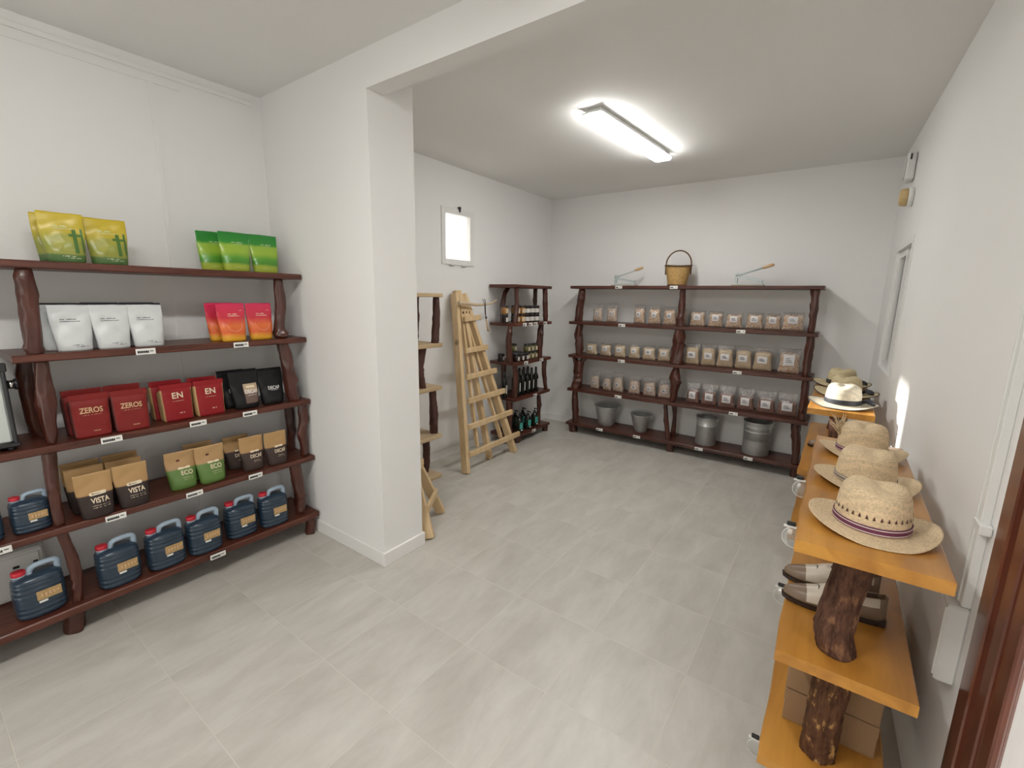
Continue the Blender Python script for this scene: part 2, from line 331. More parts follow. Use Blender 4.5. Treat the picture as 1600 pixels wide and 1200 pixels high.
# rear wall behind the viewer, with a wide doorway that lets the day in
mb = MB()
mb.box((XL, YR - 0.18, 0), (-2.6, YR, H)); mb.box((-0.9, YR - 0.18, 0), (0.8, YR, H)); mb.box((-2.6, YR - 0.18, 2.2), (-0.9, YR, H))
struct(mb.build('wall_rear', M['wall']), 'white wall behind the viewer')
wallbox('wall_stub', (XL, 1.655, 0), (-2.142, 1.972, H), label='white wall end that divides the two shelving areas')
wallbox('trim_1', (-2.142, 1.655, 2.73), (0.42, 1.765, H), M['wall'], 'ceiling beam that continues the wall end')
# skirting
def skirt(name, a, b):
    mb = MB(); mb.box(a, b, 0, 0.003); struct(mb.build(name, M['trim']), 'white skirting on the ' + name[10:].replace('_', ' '))
SK = 0.092
skirt('baseboard_stub', (XL, 1.640, 0), (-2.142, 1.655, SK)); skirt('baseboard_stub_end', (-2.142, 1.640, 0), (-2.127, 1.985, SK))
skirt('baseboard_stub_rear', (XL, 1.972, 0), (-2.142, 1.985, SK))
skirt('baseboard_left', (XL, 1.985, 0), (XL + 0.013, YB, SK)); skirt('baseboard_left_front', (XL, YR, 0), (XL + 0.013, 1.64, SK))
skirt('baseboard_back', (XL, YB - 0.013, 0), (wx(YB), YB, SK))
# narrow cover strips on the left wall
mb = MB(); mb.box((XL, 1.052, 0.1), (XL + 0.006, 1.075, 2.80)); struct(mb.build('trim_2', M['wall']), 'thin vertical joint strip on the left wall')
mb = MB(); mb.box((XL, YR, 2.845), (XL + 0.012, 1.60, 2.872), 0, 0.003); struct(mb.build('trim_3', M['wall']), 'thin cable trunking under the ceiling')
mb = MB(); mb.box((XL, YR, 2.80), (XL + 0.006, 1.2, 2.812), 0); struct(mb.build('trim_4', M['wall']), 'thin horizontal joint strip below the trunking')

# window_1: little hopper window in the left wall
def window_left():
    x = XL
    mb = MB(); F = 0.055
    y0, y1, z0, z1 = 3.30, 3.78, 1.985, 2.525
    for a, b in (((x - 0.05, y0, z0), (x + 0.014, y0 + F, z1)), ((x - 0.05, y1 - F - 0.01, z0), (x + 0.014, y1, z1)), ((x - 0.05, y0 + F, z0), (x + 0.014, y1 - F, z0 + F)), ((x - 0.05, y0 + F, z1 - F), (x + 0.014, y1 - F, z1))):
        mb.box(a, b, 0, 0.003)
    fr = mb.build('window_1', M['white']); struct(fr, 'small white-framed square window high on the left wall')
    g = MB(); g.box((x - 0.035, y0 + F, z0 + F), (x - 0.030, y1 - F, z1 - F)); g.build('window_pane', M['glass'], fr)
    g = MB(); g.box((x + 0.014, 3.53, z1 - 0.005), (x + 0.03, 3.56, z1 + 0.022), 0, 0.003); g.box((x + 0.02, 3.535, z1 - 0.03), (x + 0.034, 3.55, z1 + 0.0), 0, 0.003); g.build('window_catch', M['black'], fr)
    g = MB()
    for yy in (3.40, 3.58): g.tube([(x + 0.018, yy, z0 - 0.006), (x + 0.018, yy + 0.07, z0 - 0.006)], 0.006, 8)
    g.build('window_hinge', M['alu'], fr)
window_left()
# window_2: white sliding window in the right wall
def window_right():
    fr = None
    mb = MB()
    def rb(mb, y0, y1, z0, z1, xo0, xo1):
        vs = []
        for y in (y0, y1):
            for z in (z0, z1): vs += [(wx(y) + xo0, y, z), (wx(y) + xo1, y, z)]
        mb.add(vs, [(0, 2, 3, 1), (4, 5, 7, 6), (0, 4, 6, 2), (1, 3, 7, 5), (0, 1, 5, 4), (2, 6, 7, 3)])
    F = 0.05
    for a in ((RY0 - 0.012, RY0 + 0.02, RZ0 + 0.03, RZ1 - 0.03), (RY1 - 0.02, RY1 + 0.012, RZ0 + 0.03, RZ1 - 0.03), (RY0 - 0.012, RY1 + 0.012, RZ0 - 0.012, RZ0 + 0.03), (RY0 - 0.012, RY1 + 0.012, RZ1 - 0.03, RZ1 + 0.012)): rb(mb, *a, -0.010, 0.08)
    fr = mb.build('window_2', M['white']); struct(fr, 'white sliding window on the right wall')
    for i, (ya, yb, xo) in enumerate(((RY0 + 0.02, 4.40, 0.045), (4.34, RY1 - 0.02, 0.012))):
        s = MB()
        for a in ((ya, ya + F, RZ0 + 0.08, RZ1 - 0.08), (yb - F, yb, RZ0 + 0.08, RZ1 - 0.08), (ya, yb, RZ0 + 0.03, RZ0 + 0.08), (ya, yb, RZ1 - 0.08, RZ1 - 0.03)): rb(s, *a, xo, xo + 0.025)
        so = s.build('window_sash', M['white'], fr)
        g = MB(); rb(g, ya + F, yb - F, RZ0 + 0.08, RZ1 - 0.08, xo + 0.01, xo + 0.014); g.build('window_pane', M['glass'], so)
    g = MB(); k = 0
    while RZ0 + 0.04 + k * 0.045 < RZ1 - 0.04:
        z = RZ0 + 0.04 + k * 0.045; rb(g, RY0 + 0.02, RY1 - 0.02, z, z + 0.043, 0.092 - 0.004 * (k % 2), 0.10); k += 1
    g.build('roller_shutter', mat('grey_shutter_slats', (0.50, 0.50, 0.48), 0.6), fr)
window_right()
# door_1: brown frame with glazed door leaf
def door_right():
    mb = MB(); y = DY1
    def v(mb, y0, y1, z0, z1, x0, x1): mb.box((x0, y0, z0), (x1, y1, z1), 0, 0.004)
    v(mb, y - 0.075, y + 0.008, 0, DZ + 0.01, 0.385, 0.425); v(mb, y - 0.10, y - 0.07, 0, DZ - 0.03, 0.400, 0.46); v(mb, y - 0.16, y - 0.10, 0, DZ - 0.03, 0.392, 0.44)
    v(mb, DY0 - 0.01, DY0 + 0.08, 0, DZ + 0.01, 0.40, 0.455); v(mb, DY0, y, DZ - 0.08, DZ + 0.01, 0.395, 0.44)
    fr = mb.build('door_1', M['brown_door']); struct(fr, 'brown varnished door frame on the right wall')
    lf = MB(); v(lf, y - 0.235, y - 0.165, 0.02, DZ - 0.09, 0.397, 0.413); v(lf, DY0 + 0.09, DY0 + 0.20, 0.02, DZ - 0.09, 0.405, 0.445); v(lf, DY0 + 0.20, y - 0.235, 0.02, 0.25, 0.397, 0.413); v(lf, DY0 + 0.20, y - 0.235, DZ - 0.22, DZ - 0.09, 0.397, 0.413)
    l = lf.build('door_leaf', M['brown_door'], fr)
    g = MB(); g.box((0.405, DY0 + 0.20, 0.25), (0.408, y - 0.235, DZ - 0.22)); g.build('door_pane', M['glass'], l)
door_right()
# ground outside
mb = MB(); mb.box((-30, -30, -0.4), (30, 30, -0.14)); o = mb.build('ground', mat('pale_outdoor_paving', (0.42, 0.42, 0.42), 0.9, var=0.1, scale=1.5)); struct(o, 'paving outside')

# ------------------------------------------------------------ ceiling lights
def lamp(loc, rz, strength, label, group):
    t = thing('ceiling_light', label, 'light', loc, rz, group)
    L, W, T = 1.24, 0.145, 0.030
    mb = MB(); mb.box((-W / 2 + 0.02, -L / 2 + 0.03, 0.030), (W / 2 - 0.02, L / 2 - 0.03, 0.066), 0, 0.004)
    mb.box((-W / 2, -L / 2, T - 0.006), (W / 2, L / 2, T + 0.006), 0, 0.003)
    mb.build('housing', M['white'], t)
    rs = []
    for z, k in ((T - 0.006, 0.0), (0.012, 0.0), (0.003, 0.006), (0.0, 0.016)):
        rs.append([(x, y, z) for x, y in rr_poly(0, 0, W - 0.004 - 2 * k, L - 0.004 - 2 * k, 0.02 - k * 0.6, 3)])
    mb = MB(); mb.rings(list(reversed(rs)), cap0=True, cap1=False); mb.build('diffuser', emit_mat('lit_diffuser', (1.0, 0.99, 0.96), strength), t)
    return t
lamp((-1.455, 3.56, 2.849), math.radians(-4), LAMP_STRENGTH, 'long white lit ceiling light in the rear room', 'ceiling lights')
lamp((-1.12, 0.05, 2.849), 0, LAMP2_STRENGTH, 'long white lit ceiling light above the viewer', 'ceiling lights')

# ------------------------------------------------------------ shelving units
POSTS = {'BACK': [[(-2.574, 5.02, 1.788, 0.035), (-2.574, 5.02, 1.684, 0.047), (-2.597, 5.02, 1.553, 0.043), (-2.603, 5.02, 1.398, 0.048)],
          [(-2.582, 5.02, 1.364, 0.04), (-2.595, 5.02, 1.251, 0.048), (-2.581, 5.02, 1.141, 0.048), (-2.579, 5.02, 0.99, 0.037)],
          [(-2.651, 5.02, 0.956, 0.025), (-2.611, 5.02, 0.9, 0.033)], [(-2.506, 5.02, 0.956, 0.028), (-2.545, 5.02, 0.9, 0.037)],
          [(-2.577, 5.02, 0.915, 0.065), (-2.574, 5.02, 0.726, 0.062), (-2.599, 5.02, 0.568, 0.066)],
          [(-2.604, 5.02, 0.534, 0.033), (-2.602, 5.02, 0.369, 0.038), (-2.583, 5.02, 0.13, 0.038)], [(-2.629, 5.02, 0.096, 0.051), (-2.617, 5.02, 0.0, 0.051)],
          [(-1.395, 5.02, 1.788, 0.029), (-1.388, 5.02, 1.587, 0.033), (-1.388, 5.02, 1.398, 0.04)],
          [(-1.386, 5.02, 1.364, 0.05), (-1.389, 5.02, 1.274, 0.06), (-1.382, 5.02, 1.192, 0.054), (-1.388, 5.02, 0.99, 0.068)],
          [(-1.388, 5.02, 0.956, 0.027), (-1.393, 5.02, 0.84, 0.055), (-1.388, 5.02, 0.741, 0.045), (-1.403, 5.02, 0.568, 0.028)],
          [(-1.466, 5.0, 0.534, 0.021), (-1.44, 5.0, 0.328, 0.025), (-1.407, 5.0, 0.13, 0.025)],
          [(-1.416, 5.16, 0.534, 0.032), (-1.399, 5.16, 0.338, 0.021), (-1.408, 5.16, 0.13, 0.029)], [(-1.39, 5.02, 0.096, 0.039), (-1.385, 5.02, 0.0, 0.039)],
          [(-0.219, 5.02, 1.788, 0.037), (-0.211, 5.02, 1.62, 0.031), (-0.207, 5.02, 1.398, 0.031)],
          [(-0.204, 5.02, 1.364, 0.031), (-0.204, 5.02, 1.191, 0.036), (-0.198, 5.02, 0.99, 0.039)],
          [(-0.195, 5.02, 0.956, 0.032), (-0.185, 5.02, 0.748, 0.034), (-0.186, 5.02, 0.568, 0.032)],
          [(-0.222, 5.02, 0.534, 0.041), (-0.222, 5.02, 0.457, 0.038), (-0.197, 5.02, 0.334, 0.038), (-0.185, 5.02, 0.13, 0.038)],
          [(-0.193, 5.02, 0.096, 0.035), (-0.186, 5.02, 0.0, 0.035)]],
 'CORNER': [[(-3.12, 4.253, 1.778, 0.026), (-3.12, 4.182, 1.69, 0.026), (-3.12, 4.166, 1.584, 0.03), (-3.12, 4.151, 1.395, 0.026)],
            [(-2.91, 4.126, 1.778, 0.028), (-2.91, 4.137, 1.603, 0.025), (-2.91, 4.113, 1.395, 0.029)],
            [(-3.1, 4.804, 1.778, 0.025), (-3.1, 4.8, 1.596, 0.024), (-3.1, 4.795, 1.395, 0.025)],
            [(-2.91, 4.721, 1.778, 0.03), (-2.91, 4.731, 1.601, 0.03), (-2.91, 4.749, 1.395, 0.026)],
            [(-2.93, 4.046, 1.361, 0.029), (-2.93, 4.026, 1.187, 0.036), (-2.93, 4.049, 0.96, 0.033)],
            [(-2.93, 4.692, 1.361, 0.032), (-2.93, 4.676, 1.234, 0.036), (-2.93, 4.672, 0.96, 0.028)],
            [(-3.12, 4.186, 0.926, 0.027), (-3.12, 4.187, 0.548, 0.023)], [(-2.91, 4.121, 0.926, 0.026), (-2.91, 4.125, 0.548, 0.03)],
            [(-2.91, 4.759, 0.926, 0.029), (-2.91, 4.751, 0.755, 0.025), (-2.91, 4.808, 0.548, 0.025)],
            [(-2.95, 4.077, 0.514, 0.034), (-2.95, 4.069, 0.112, 0.038)], [(-2.95, 4.7, 0.514, 0.027), (-2.95, 4.704, 0.112, 0.029)],
            [(-2.91, 4.806, 0.078, 0.034), (-2.91, 4.81, 0.0, 0.034)], [(-2.93, 4.198, 0.078, 0.047), (-2.93, 4.2, 0.0, 0.047)]],
 'LEFT': [[(-2.9, 0.403, 1.766, 0.027), (-2.9, 0.403, 1.65, 0.032), (-2.9, 0.397, 1.474, 0.029), (-2.9, 0.392, 1.395, 0.027)],
          [(-2.9, 0.409, 1.361, 0.024), (-2.9, 0.4, 1.242, 0.028), (-2.9, 0.395, 1.108, 0.029), (-2.9, 0.394, 0.975, 0.017)],
          [(-3.1, 0.382, 1.361, 0.027), (-3.1, 0.373, 1.204, 0.028), (-3.1, 0.379, 1.046, 0.029), (-3.1, 0.388, 0.975, 0.029)],
          [(-2.9, 0.379, 0.941, 0.027), (-2.9, 0.371, 0.773, 0.022), (-2.9, 0.37, 0.575, 0.018)],
          [(-2.9, 0.371, 0.541, 0.022), (-2.9, 0.394, 0.357, 0.021), (-2.9, 0.391, 0.243, 0.019), (-2.9, 0.385, 0.165, 0.02)],
          [(-2.91, 1.515, 1.766, 0.026), (-2.91, 1.523, 1.61, 0.03), (-2.91, 1.504, 1.477, 0.03), (-2.91, 1.506, 1.42, 0.047), (-2.91, 1.507, 1.395, 0.036)],
          [(-2.91, 1.511, 1.361, 0.034), (-2.91, 1.53, 1.239, 0.041), (-2.91, 1.546, 1.087, 0.04), (-2.91, 1.561, 0.975, 0.04)],
          [(-2.91, 1.615, 0.941, 0.031), (-2.91, 1.616, 0.831, 0.029), (-2.91, 1.605, 0.756, 0.029), (-2.91, 1.609, 0.575, 0.027)],
          [(-3.1, 1.62, 0.941, 0.028), (-3.1, 1.612, 0.575, 0.026)], [(-2.91, 1.53, 0.541, 0.037), (-2.91, 1.549, 0.306, 0.037), (-2.91, 1.543, 0.165, 0.029)],
          [(-2.89, 1.601, 0.131, 0.031), (-2.89, 1.594, 0.0, 0.031)], [(-2.93, 0.371, 0.131, 0.039), (-2.93, 0.361, 0.0, 0.039)]],
 'PINE': [[(-2.93, 2.925, 1.666, 0.03), (-2.93, 2.92, 1.465, 0.032), (-2.93, 2.897, 1.262, 0.034)],
          [(-3.12, 2.856, 1.666, 0.029), (-3.12, 2.851, 1.459, 0.026), (-3.12, 2.845, 1.262, 0.021)],
          [(-2.95, 2.764, 1.228, 0.036), (-2.95, 2.732, 1.08, 0.034), (-2.95, 2.72, 1.002, 0.042), (-2.95, 2.749, 0.872, 0.041)],
          [(-3.12, 2.839, 0.838, 0.017), (-3.12, 2.827, 0.42, 0.015)],
          [(-2.95, 2.876, 0.838, 0.033), (-2.95, 2.888, 0.584, 0.039), (-2.95, 2.892, 0.42, 0.034)],
          [(-3.02, 2.855, 0.386, 0.031), (-3.02, 2.839, 0.035, 0.03)]]}

def catmull(P, sub=5):
    P = [Vector(p) for p in P]; out = []
    for i in range(len(P) - 1):
        p0 = P[max(i - 1, 0)]; p1 = P[i]; p2 = P[i + 1]; p3 = P[min(i + 2, len(P) - 1)]
        for k in range(sub):
            t = k / sub; out.append(0.5 * ((2 * p1) + (p2 - p0) * t + (2 * p0 - 5 * p1 + 4 * p2 - p3) * t * t + (3 * p1 - p0 - 3 * p2 + p3) * t * t * t))
    out.append(P[-1]); return out
def post(mb, pts, seed, org, rough=0.10, mi=0, fine=0.4):
    rnd = random.Random(seed); bark = fine > 1
    L = sum((Vector(pts[i + 1][:3]) - Vector(pts[i][:3])).length for i in range(len(pts) - 1))
    sub = max(2, int(L / 0.013 / (len(pts) - 1)))
    P3 = catmull([Vector((p[0] - org[0], p[1] - org[1], p[2] - org[2])) for p in pts], sub)
    RR = [v.x for v in catmull([Vector((p[3], 0, 0)) for p in pts], sub)]
    n = 24; rs = []; ph = [rnd.uniform(0, 6.28) for _ in range(6)]
    kn = [(rnd.uniform(0.08, 0.92), rnd.uniform(0, 6.28), rnd.uniform(0.15, 0.42) * (0.25 if bark else 1)) for _ in range(max(2, int(L / 0.07)))]
    for i, (p, r) in enumerate(zip(P3, RR)):
        u = i / (len(P3) - 1); ring = []
        for k in range(n):
            a = 2 * PI * k / n
            d = 1 + rough * (0.6 * math.sin(2 * a + ph[0] + u * 3) + 0.5 * math.sin(3 * a + ph[1] - u * 5) + 0.5 * math.sin(a + ph[2] + u * 9 * L) + 0.45 * math.sin(5 * a + u * 22 * L + ph[3]))
            for ku, ka, kh in kn:
                du = (u - ku) * L / 0.025; da = math.cos(a - ka)
                if da > 0: d += kh * math.exp(-du * du * 1.6) * da ** 8
            q = Vector((math.cos(a) * r, math.sin(a) * r, p.z)) + Vector((seed % 97, seed % 31, 0))
            d += rough * (1.5 * noise.noise(Vector((q.x * 24, q.y * 24, q.z * 9))) + 1.0 * noise.noise(Vector((q.x * 70, q.y * 70, q.z * 22))) + fine * noise.noise(Vector((q.x * 170, q.y * 170, q.z * 80))))
            ring.append((p.x + r * d * math.cos(a), p.y + r * d * math.sin(a), p.z))
        rs.append(ring)
    rs.reverse()
    mb.rings(rs, mi)
def board(name, x0, x1, y0, y1, ztop, T, parent, m, org, axis, seed=0, live=0.006, bev=0.005):
    """plank with slightly wavy front edge; axis 'y' = runs along y with its front at x1, axis 'x' = runs along x with its front at y0"""
    rnd = random.Random(seed); ph = [rnd.uniform(0, 6.3) for _ in range(3)]
    mb = MB(); n = 26; rs = []
    for i in range(n + 1):
        u = i / n
        d = live * (math.sin(u * 7 + ph[0]) + 0.5 * math.sin(u * 17 + ph[1]) - 1.0) * 0.6
        e = 0.0 if 0 < i < n else bev * 0.8
        if axis == 'y':
            y = y0 + (y1 - y0) * u; F = x1 + d - e; B = x0
            prof = [(B, ztop - T), (F - bev, ztop - T), (F, ztop - T + bev), (F, ztop - bev), (F - bev, ztop), (B, ztop)]
            rs.append([(px - org[0], y - org[1], pz - org[2]) for px, pz in prof])
        else:
            x = x0 + (x1 - x0) * u; F = y0 - d + e; B = y1
            prof = [(B, ztop), (F + bev, ztop), (F, ztop - bev), (F, ztop - T + bev), (F + bev, ztop - T), (B, ztop - T)]
            rs.append([(x - org[0], py - org[1], pz - org[2]) for py, pz in prof])
    if axis == 'y': rs.reverse()
    mb.rings(rs, 0, sm=False)
    return mb.build(name, m, parent)
TH = 0.034
ZL = [1.80, 1.395, 0.975, 0.575, 0.165]
ZB = [1.822, 1.398, 0.99, 0.568, 0.130]
ZC = [1.812, 1.395, 0.96, 0.548, 0.112]
ZP = [1.70, 1.262, 0.872, 0.42, 0.035]
def unit_posts(t, key, org, m, name='post'):
    for i, p in enumerate(POSTS[key]):
        mb = MB(); q = [list(a) for a in p]
        if len(q) == 2: q.insert(1, [(q[0][k] + q[1][k]) / 2 + (0.004 if k < 2 else 0) for k in range(4)])
        post(mb, q, hash((len(key), i)) % 9999, org); mb.build(name, m, t)
# left unit
org = (-3.03, 0.8, 0)
t = thing('shelving_unit', 'large dark red shelving unit of coffee pouches and jerrycans against the left wall', 'shelf', org)
ends = [(-0.3, 1.642), (0.315, 1.645), (-0.3, 1.645), (-0.3, 1.645), (-0.3, 1.640)]
for i, z in enumerate(ZL):
    board('board', XL + 0.016, -2.850 + (0.014 if i == 4 else 0), ends[i][0], ends[i][1], z, TH if i < 4 else 0.04, t, M['dark'], org, 'y', 10 + i)
unit_posts(t, 'LEFT', org, M['post'])
for i, z in enumerate((1.766, 0.941, 0.541)):
    mb = MB(); post(mb, [(-2.92, -0.24, z, 0.035), (-2.9, -0.25, z - 0.2, 0.03), (-2.92, -0.24, (1.395, 0.575, 0.165)[i] if i else 0.975, 0.035)], 70 + i, org); mb.build('post', M['post'], t)
# back unit
org = (-1.42, 5.14, 0)
t = thing('shelving_unit', 'wide dark brown shelving unit with two bays of clear food bags along the back wall', 'shelf', org)
for i, z in enumerate(ZB):
    board('board', (-2.70, -2.70, -2.69, -2.69, -2.69)[i], (-0.150, -0.148, -0.143, -0.128, -0.127)[i], 4.95, 5.315, z, TH if i < 4 else 0.036, t, M['darkx'], org, 'x', 30 + i)
unit_posts(t, 'BACK', org, M['post'])
# corner unit
org = (-3.03, 4.42, 0)
t = thing('shelving_unit', 'narrow dark brown shelving unit of jars and bottles between the ladder and the corner', 'shelf', org)
for i, z in enumerate(ZC):
    board('board', XL + 0.016, -2.855, 4.035 + 0.01 * i, 4.80 + 0.012 * i, z, TH, t, M['dark'], org, 'y', 50 + i)
unit_posts(t, 'CORNER', org, M['post'])
# pine unit behind the wall end
org = (-3.03, 2.5, 0)
t = thing('shelving_unit', 'empty shelving unit with pale pine boards and dark branch posts behind the white wall end', 'shelf', org)
for i, z in enumerate(ZP):
    board('board', XL + 0.016, -2.87, 2.02, 2.95 - 0.01 * i, z, 0.034, t, M['pineboard'], org, 'y', 60 + i, live=0.003)
unit_posts(t, 'PINE', org, M['postdark'])
for a in ((ZP[0] - .034, ZP[1]), (ZP[1] - .034, ZP[2]), (ZP[2] - .034, ZP[3]), (ZP[3] - .034, ZP[4])):
    mb = MB(); post(mb, [(-2.95, 2.12, a[0], 0.03), (-2.97, 2.14, (a[0] + a[1]) / 2, 0.028), (-2.95, 2.12, a[1], 0.03)], int(a[0] * 100), org); mb.build('post', M['postdark'], t)
# honey-coloured units on the right
ZH = [1.03, 0.65, 0.22]
def honey(loc, y0s, y1, label, bark, near):
    t = thing('shelving_unit', label, 'shelf', loc)
    for i, z in enumerate(ZH):
        board('board', -0.16, 0.172, y0s[i] - loc[1], y1 - loc[1], z, 0.040, t, M['oak'], (0, 0, 0), 'y', 80 + i, live=0.002, bev=0.003)
    return t
t = thing('shelving_unit', 'low honey-coloured shelving unit with bark posts under the three nearest straw hats', 'shelf', (0.13, 2.03, 0))
o0 = (0.13, 2.03, 0)
def oboard(x0, x1, y0, y1, z, t, o, seed):
    # front of the unit faces -x
    mb = MB(); rs = []; n = 16; T = 0.042; b = 0.004
    for i in range(n + 1):
        y = y0 + (y1 - y0) * i / n; d = 0.002 * math.sin(i * 1.3 + seed)
        e = b if i in (0, n) else 0
        prof = [(x0 + d + b, z - T + e), (x1 - b, z - T + e), (x1, z - T + b), (x1, z - b), (x1 - b, z - e * 0.5), (x0 + d + b, z - e * 0.5), (x0 + d, z - b), (x0 + d, z - T + b)]
        rs.append([(px - o[0], y - o[1], pz) for px, pz in prof])
    rs.reverse(); mb.rings(rs, 0, False); mb.build('board', M['oak'], t)
oboard(-0.030, 0.303, 1.412, 2.65, 1.03, t, o0, 1); oboard(-0.040, 0.292, 1.443, 2.68, 0.65, t, o0, 2); oboard(-0.046, 0.290, 1.49, 2.70, 0.22, t, o0, 3)
def bark_post(t, o, pts, seed, m, rough=0.055):
    mb = MB(); post(mb, pts, seed, o, rough, 0, 1.3); mb.build('post', m, t)
bark_post(t, o0, [(0.125, 1.56, 0.988, 0.050), (0.115, 1.575, 0.86, 0.050), (0.095, 1.555, 0.72, 0.051), (0.108, 1.55, 0.65, 0.050)], 5, M['bark'])
bark_post(t, o0, [(0.122, 1.60, 0.608, 0.050), (0.118, 1.605, 0.45, 0.050), (0.115, 1.61, 0.32, 0.049), (0.112, 1.61, 0.22, 0.048)], 6, M['bark2'])
bark_post(t, o0, [(0.11, 1.60, 0.178, 0.05), (0.11, 1.6, 0.09, 0.05), (0.11, 1.6, 0.0, 0.05)], 7, M['bark'])
for a, b_, s in ((0.988, 0.65, 8), (0.608, 0.22, 9), (0.178, 0.0, 10)):
    bark_post(t, o0, [(0.14, 2.56, a, 0.045), (0.13, 2.55, (a + b_) / 2, 0.042), (0.14, 2.56, b_, 0.045)], s, M['bark'])
o1 = (0.08, 4.0, 0)
t = thing('shelving_unit', 'honey-coloured low shelving unit holding the three black-banded hats in the far right corner', 'shelf', o1)
oboard(-0.100, 0.235, 3.33, 4.66, 1.03, t, o1, 4); oboard(-0.104, 0.225, 3.25, 4.66, 0.65, t, o1, 5); oboard(-0.108, 0.225, 3.22, 4.66, 0.22, t, o1, 6)
for yy in (3.52, 4.5):
    for a, b_, s in ((0.988, 0.65, 11), (0.608, 0.22, 12), (0.178, 0.0, 13)):
        bark_post(t, o1, [(0.06, yy, a, 0.048), (0.075, yy + 0.01, (a + b_) / 2, 0.045), (0.06, yy, b_, 0.048)], s + int(yy), M['bark'])

# ------------------------------------------------------------ price tags
def make_tag(kind):
    t = thing('price_tag', '', 'price tag'); k, w, h = kind
    mb = MB(); mb.box((-w / 2, -0.0045, -h / 2), (w / 2, 0, h / 2), 0, 0.001); mb.build('tag_plate', M['paper'], t)
    mb = MB(); x = -w * 0.42
    for i in range(7 if k == 'a' else 5):
        ww = w * (0.05 + 0.04 * wob(i, w)); mb.box((x, -0.0052, -h * 0.24), (x + ww, -0.0044, h * 0.14)); x += ww + w * 0.012
    mb.box((w * 0.2, -0.0052, -h * 0.02), (w * 0.38, -0.0044, h * 0.12))
    mb.build('tag_print', M['ink'], t); return t
place_tag = placer(make_tag)
tl = ['under the white pouches on the second board', 'under the pink pouches on the second board', 'under the ZEROS bags on the third board', 'under the EN bags on the third board', 'under the black DECAF pouches on the third board',
      'under the VISTA pouches on the fourth board', 'under the ECO pouches on the fourth board', 'under the kraft DECAF pouches on the fourth board', 'on the bottom board below the jerrycans', 'by the small jerrycans on the fourth board']
for (y, z), s in zip([(0.777, 1.377), (1.233, 1.377), (0.594, 0.957), (0.969, 0.957), (1.246, 0.957), (0.564, 0.556), (0.911, 0.556), (1.244, 0.556), (0.986, 0.143), (0.165, 0.556)], tl):
    place_tag(('a', 0.082, 0.030), (-2.8455 + (0.014 if z < 0.2 else 0), y, z), PI / 2, 'white price tag ' + s + ' (left unit)', 'price tags on the left unit')
bl = ['under the left lever press', 'under the wicker basket', 'under the top row of bags in the left bay', 'under the second row of bags in the left bay', 'under the third row of bags in the left bay', 'below the widest bucket', 'below the small flared bucket',
      'under the top row of bags in the right bay', 'under the pale grain bags in the right bay', 'under the brown bags in the right bay', 'below the smaller cylindrical pail', 'below the taller cylindrical pail']
for (x, z), s in zip([(-2.078, 1.805), (-1.466, 1.805), (-2.013, 1.381), (-1.992, 0.973), (-2.004, 0.551), (-2.216, 0.112), (-1.75, 0.112), (-0.782, 1.381), (-0.774, 0.973), (-0.767, 0.551), (-1.064, 0.112), (-0.588, 0.112)], bl):
    place_tag(('b', 0.082, 0.032), (x, 4.9455, z), 0, 'price tag ' + s + ', back unit', 'price tags on the back unit')
cl = ['under the amber jars', 'left of two side by side under the white-labelled jars', 'right of two side by side under the white-labelled jars', 'by the right post of the second board', 'under the short dark jars', 'under the stacked green jars', 'under the wine-dark bottles', 'under the pump bottles']
for (y, z), s in zip([(4.214, 1.377), (4.33, 1.377), (4.437, 1.377), (4.648, 1.377), (4.256, 0.944), (4.585, 0.944), (4.464, 0.531), (4.456, 0.095)], cl):
    place_tag(('c', 0.075, 0.036), (-2.851, y, z), PI / 2, 'price tag ' + s + ', corner unit', 'price tags on the corner unit')

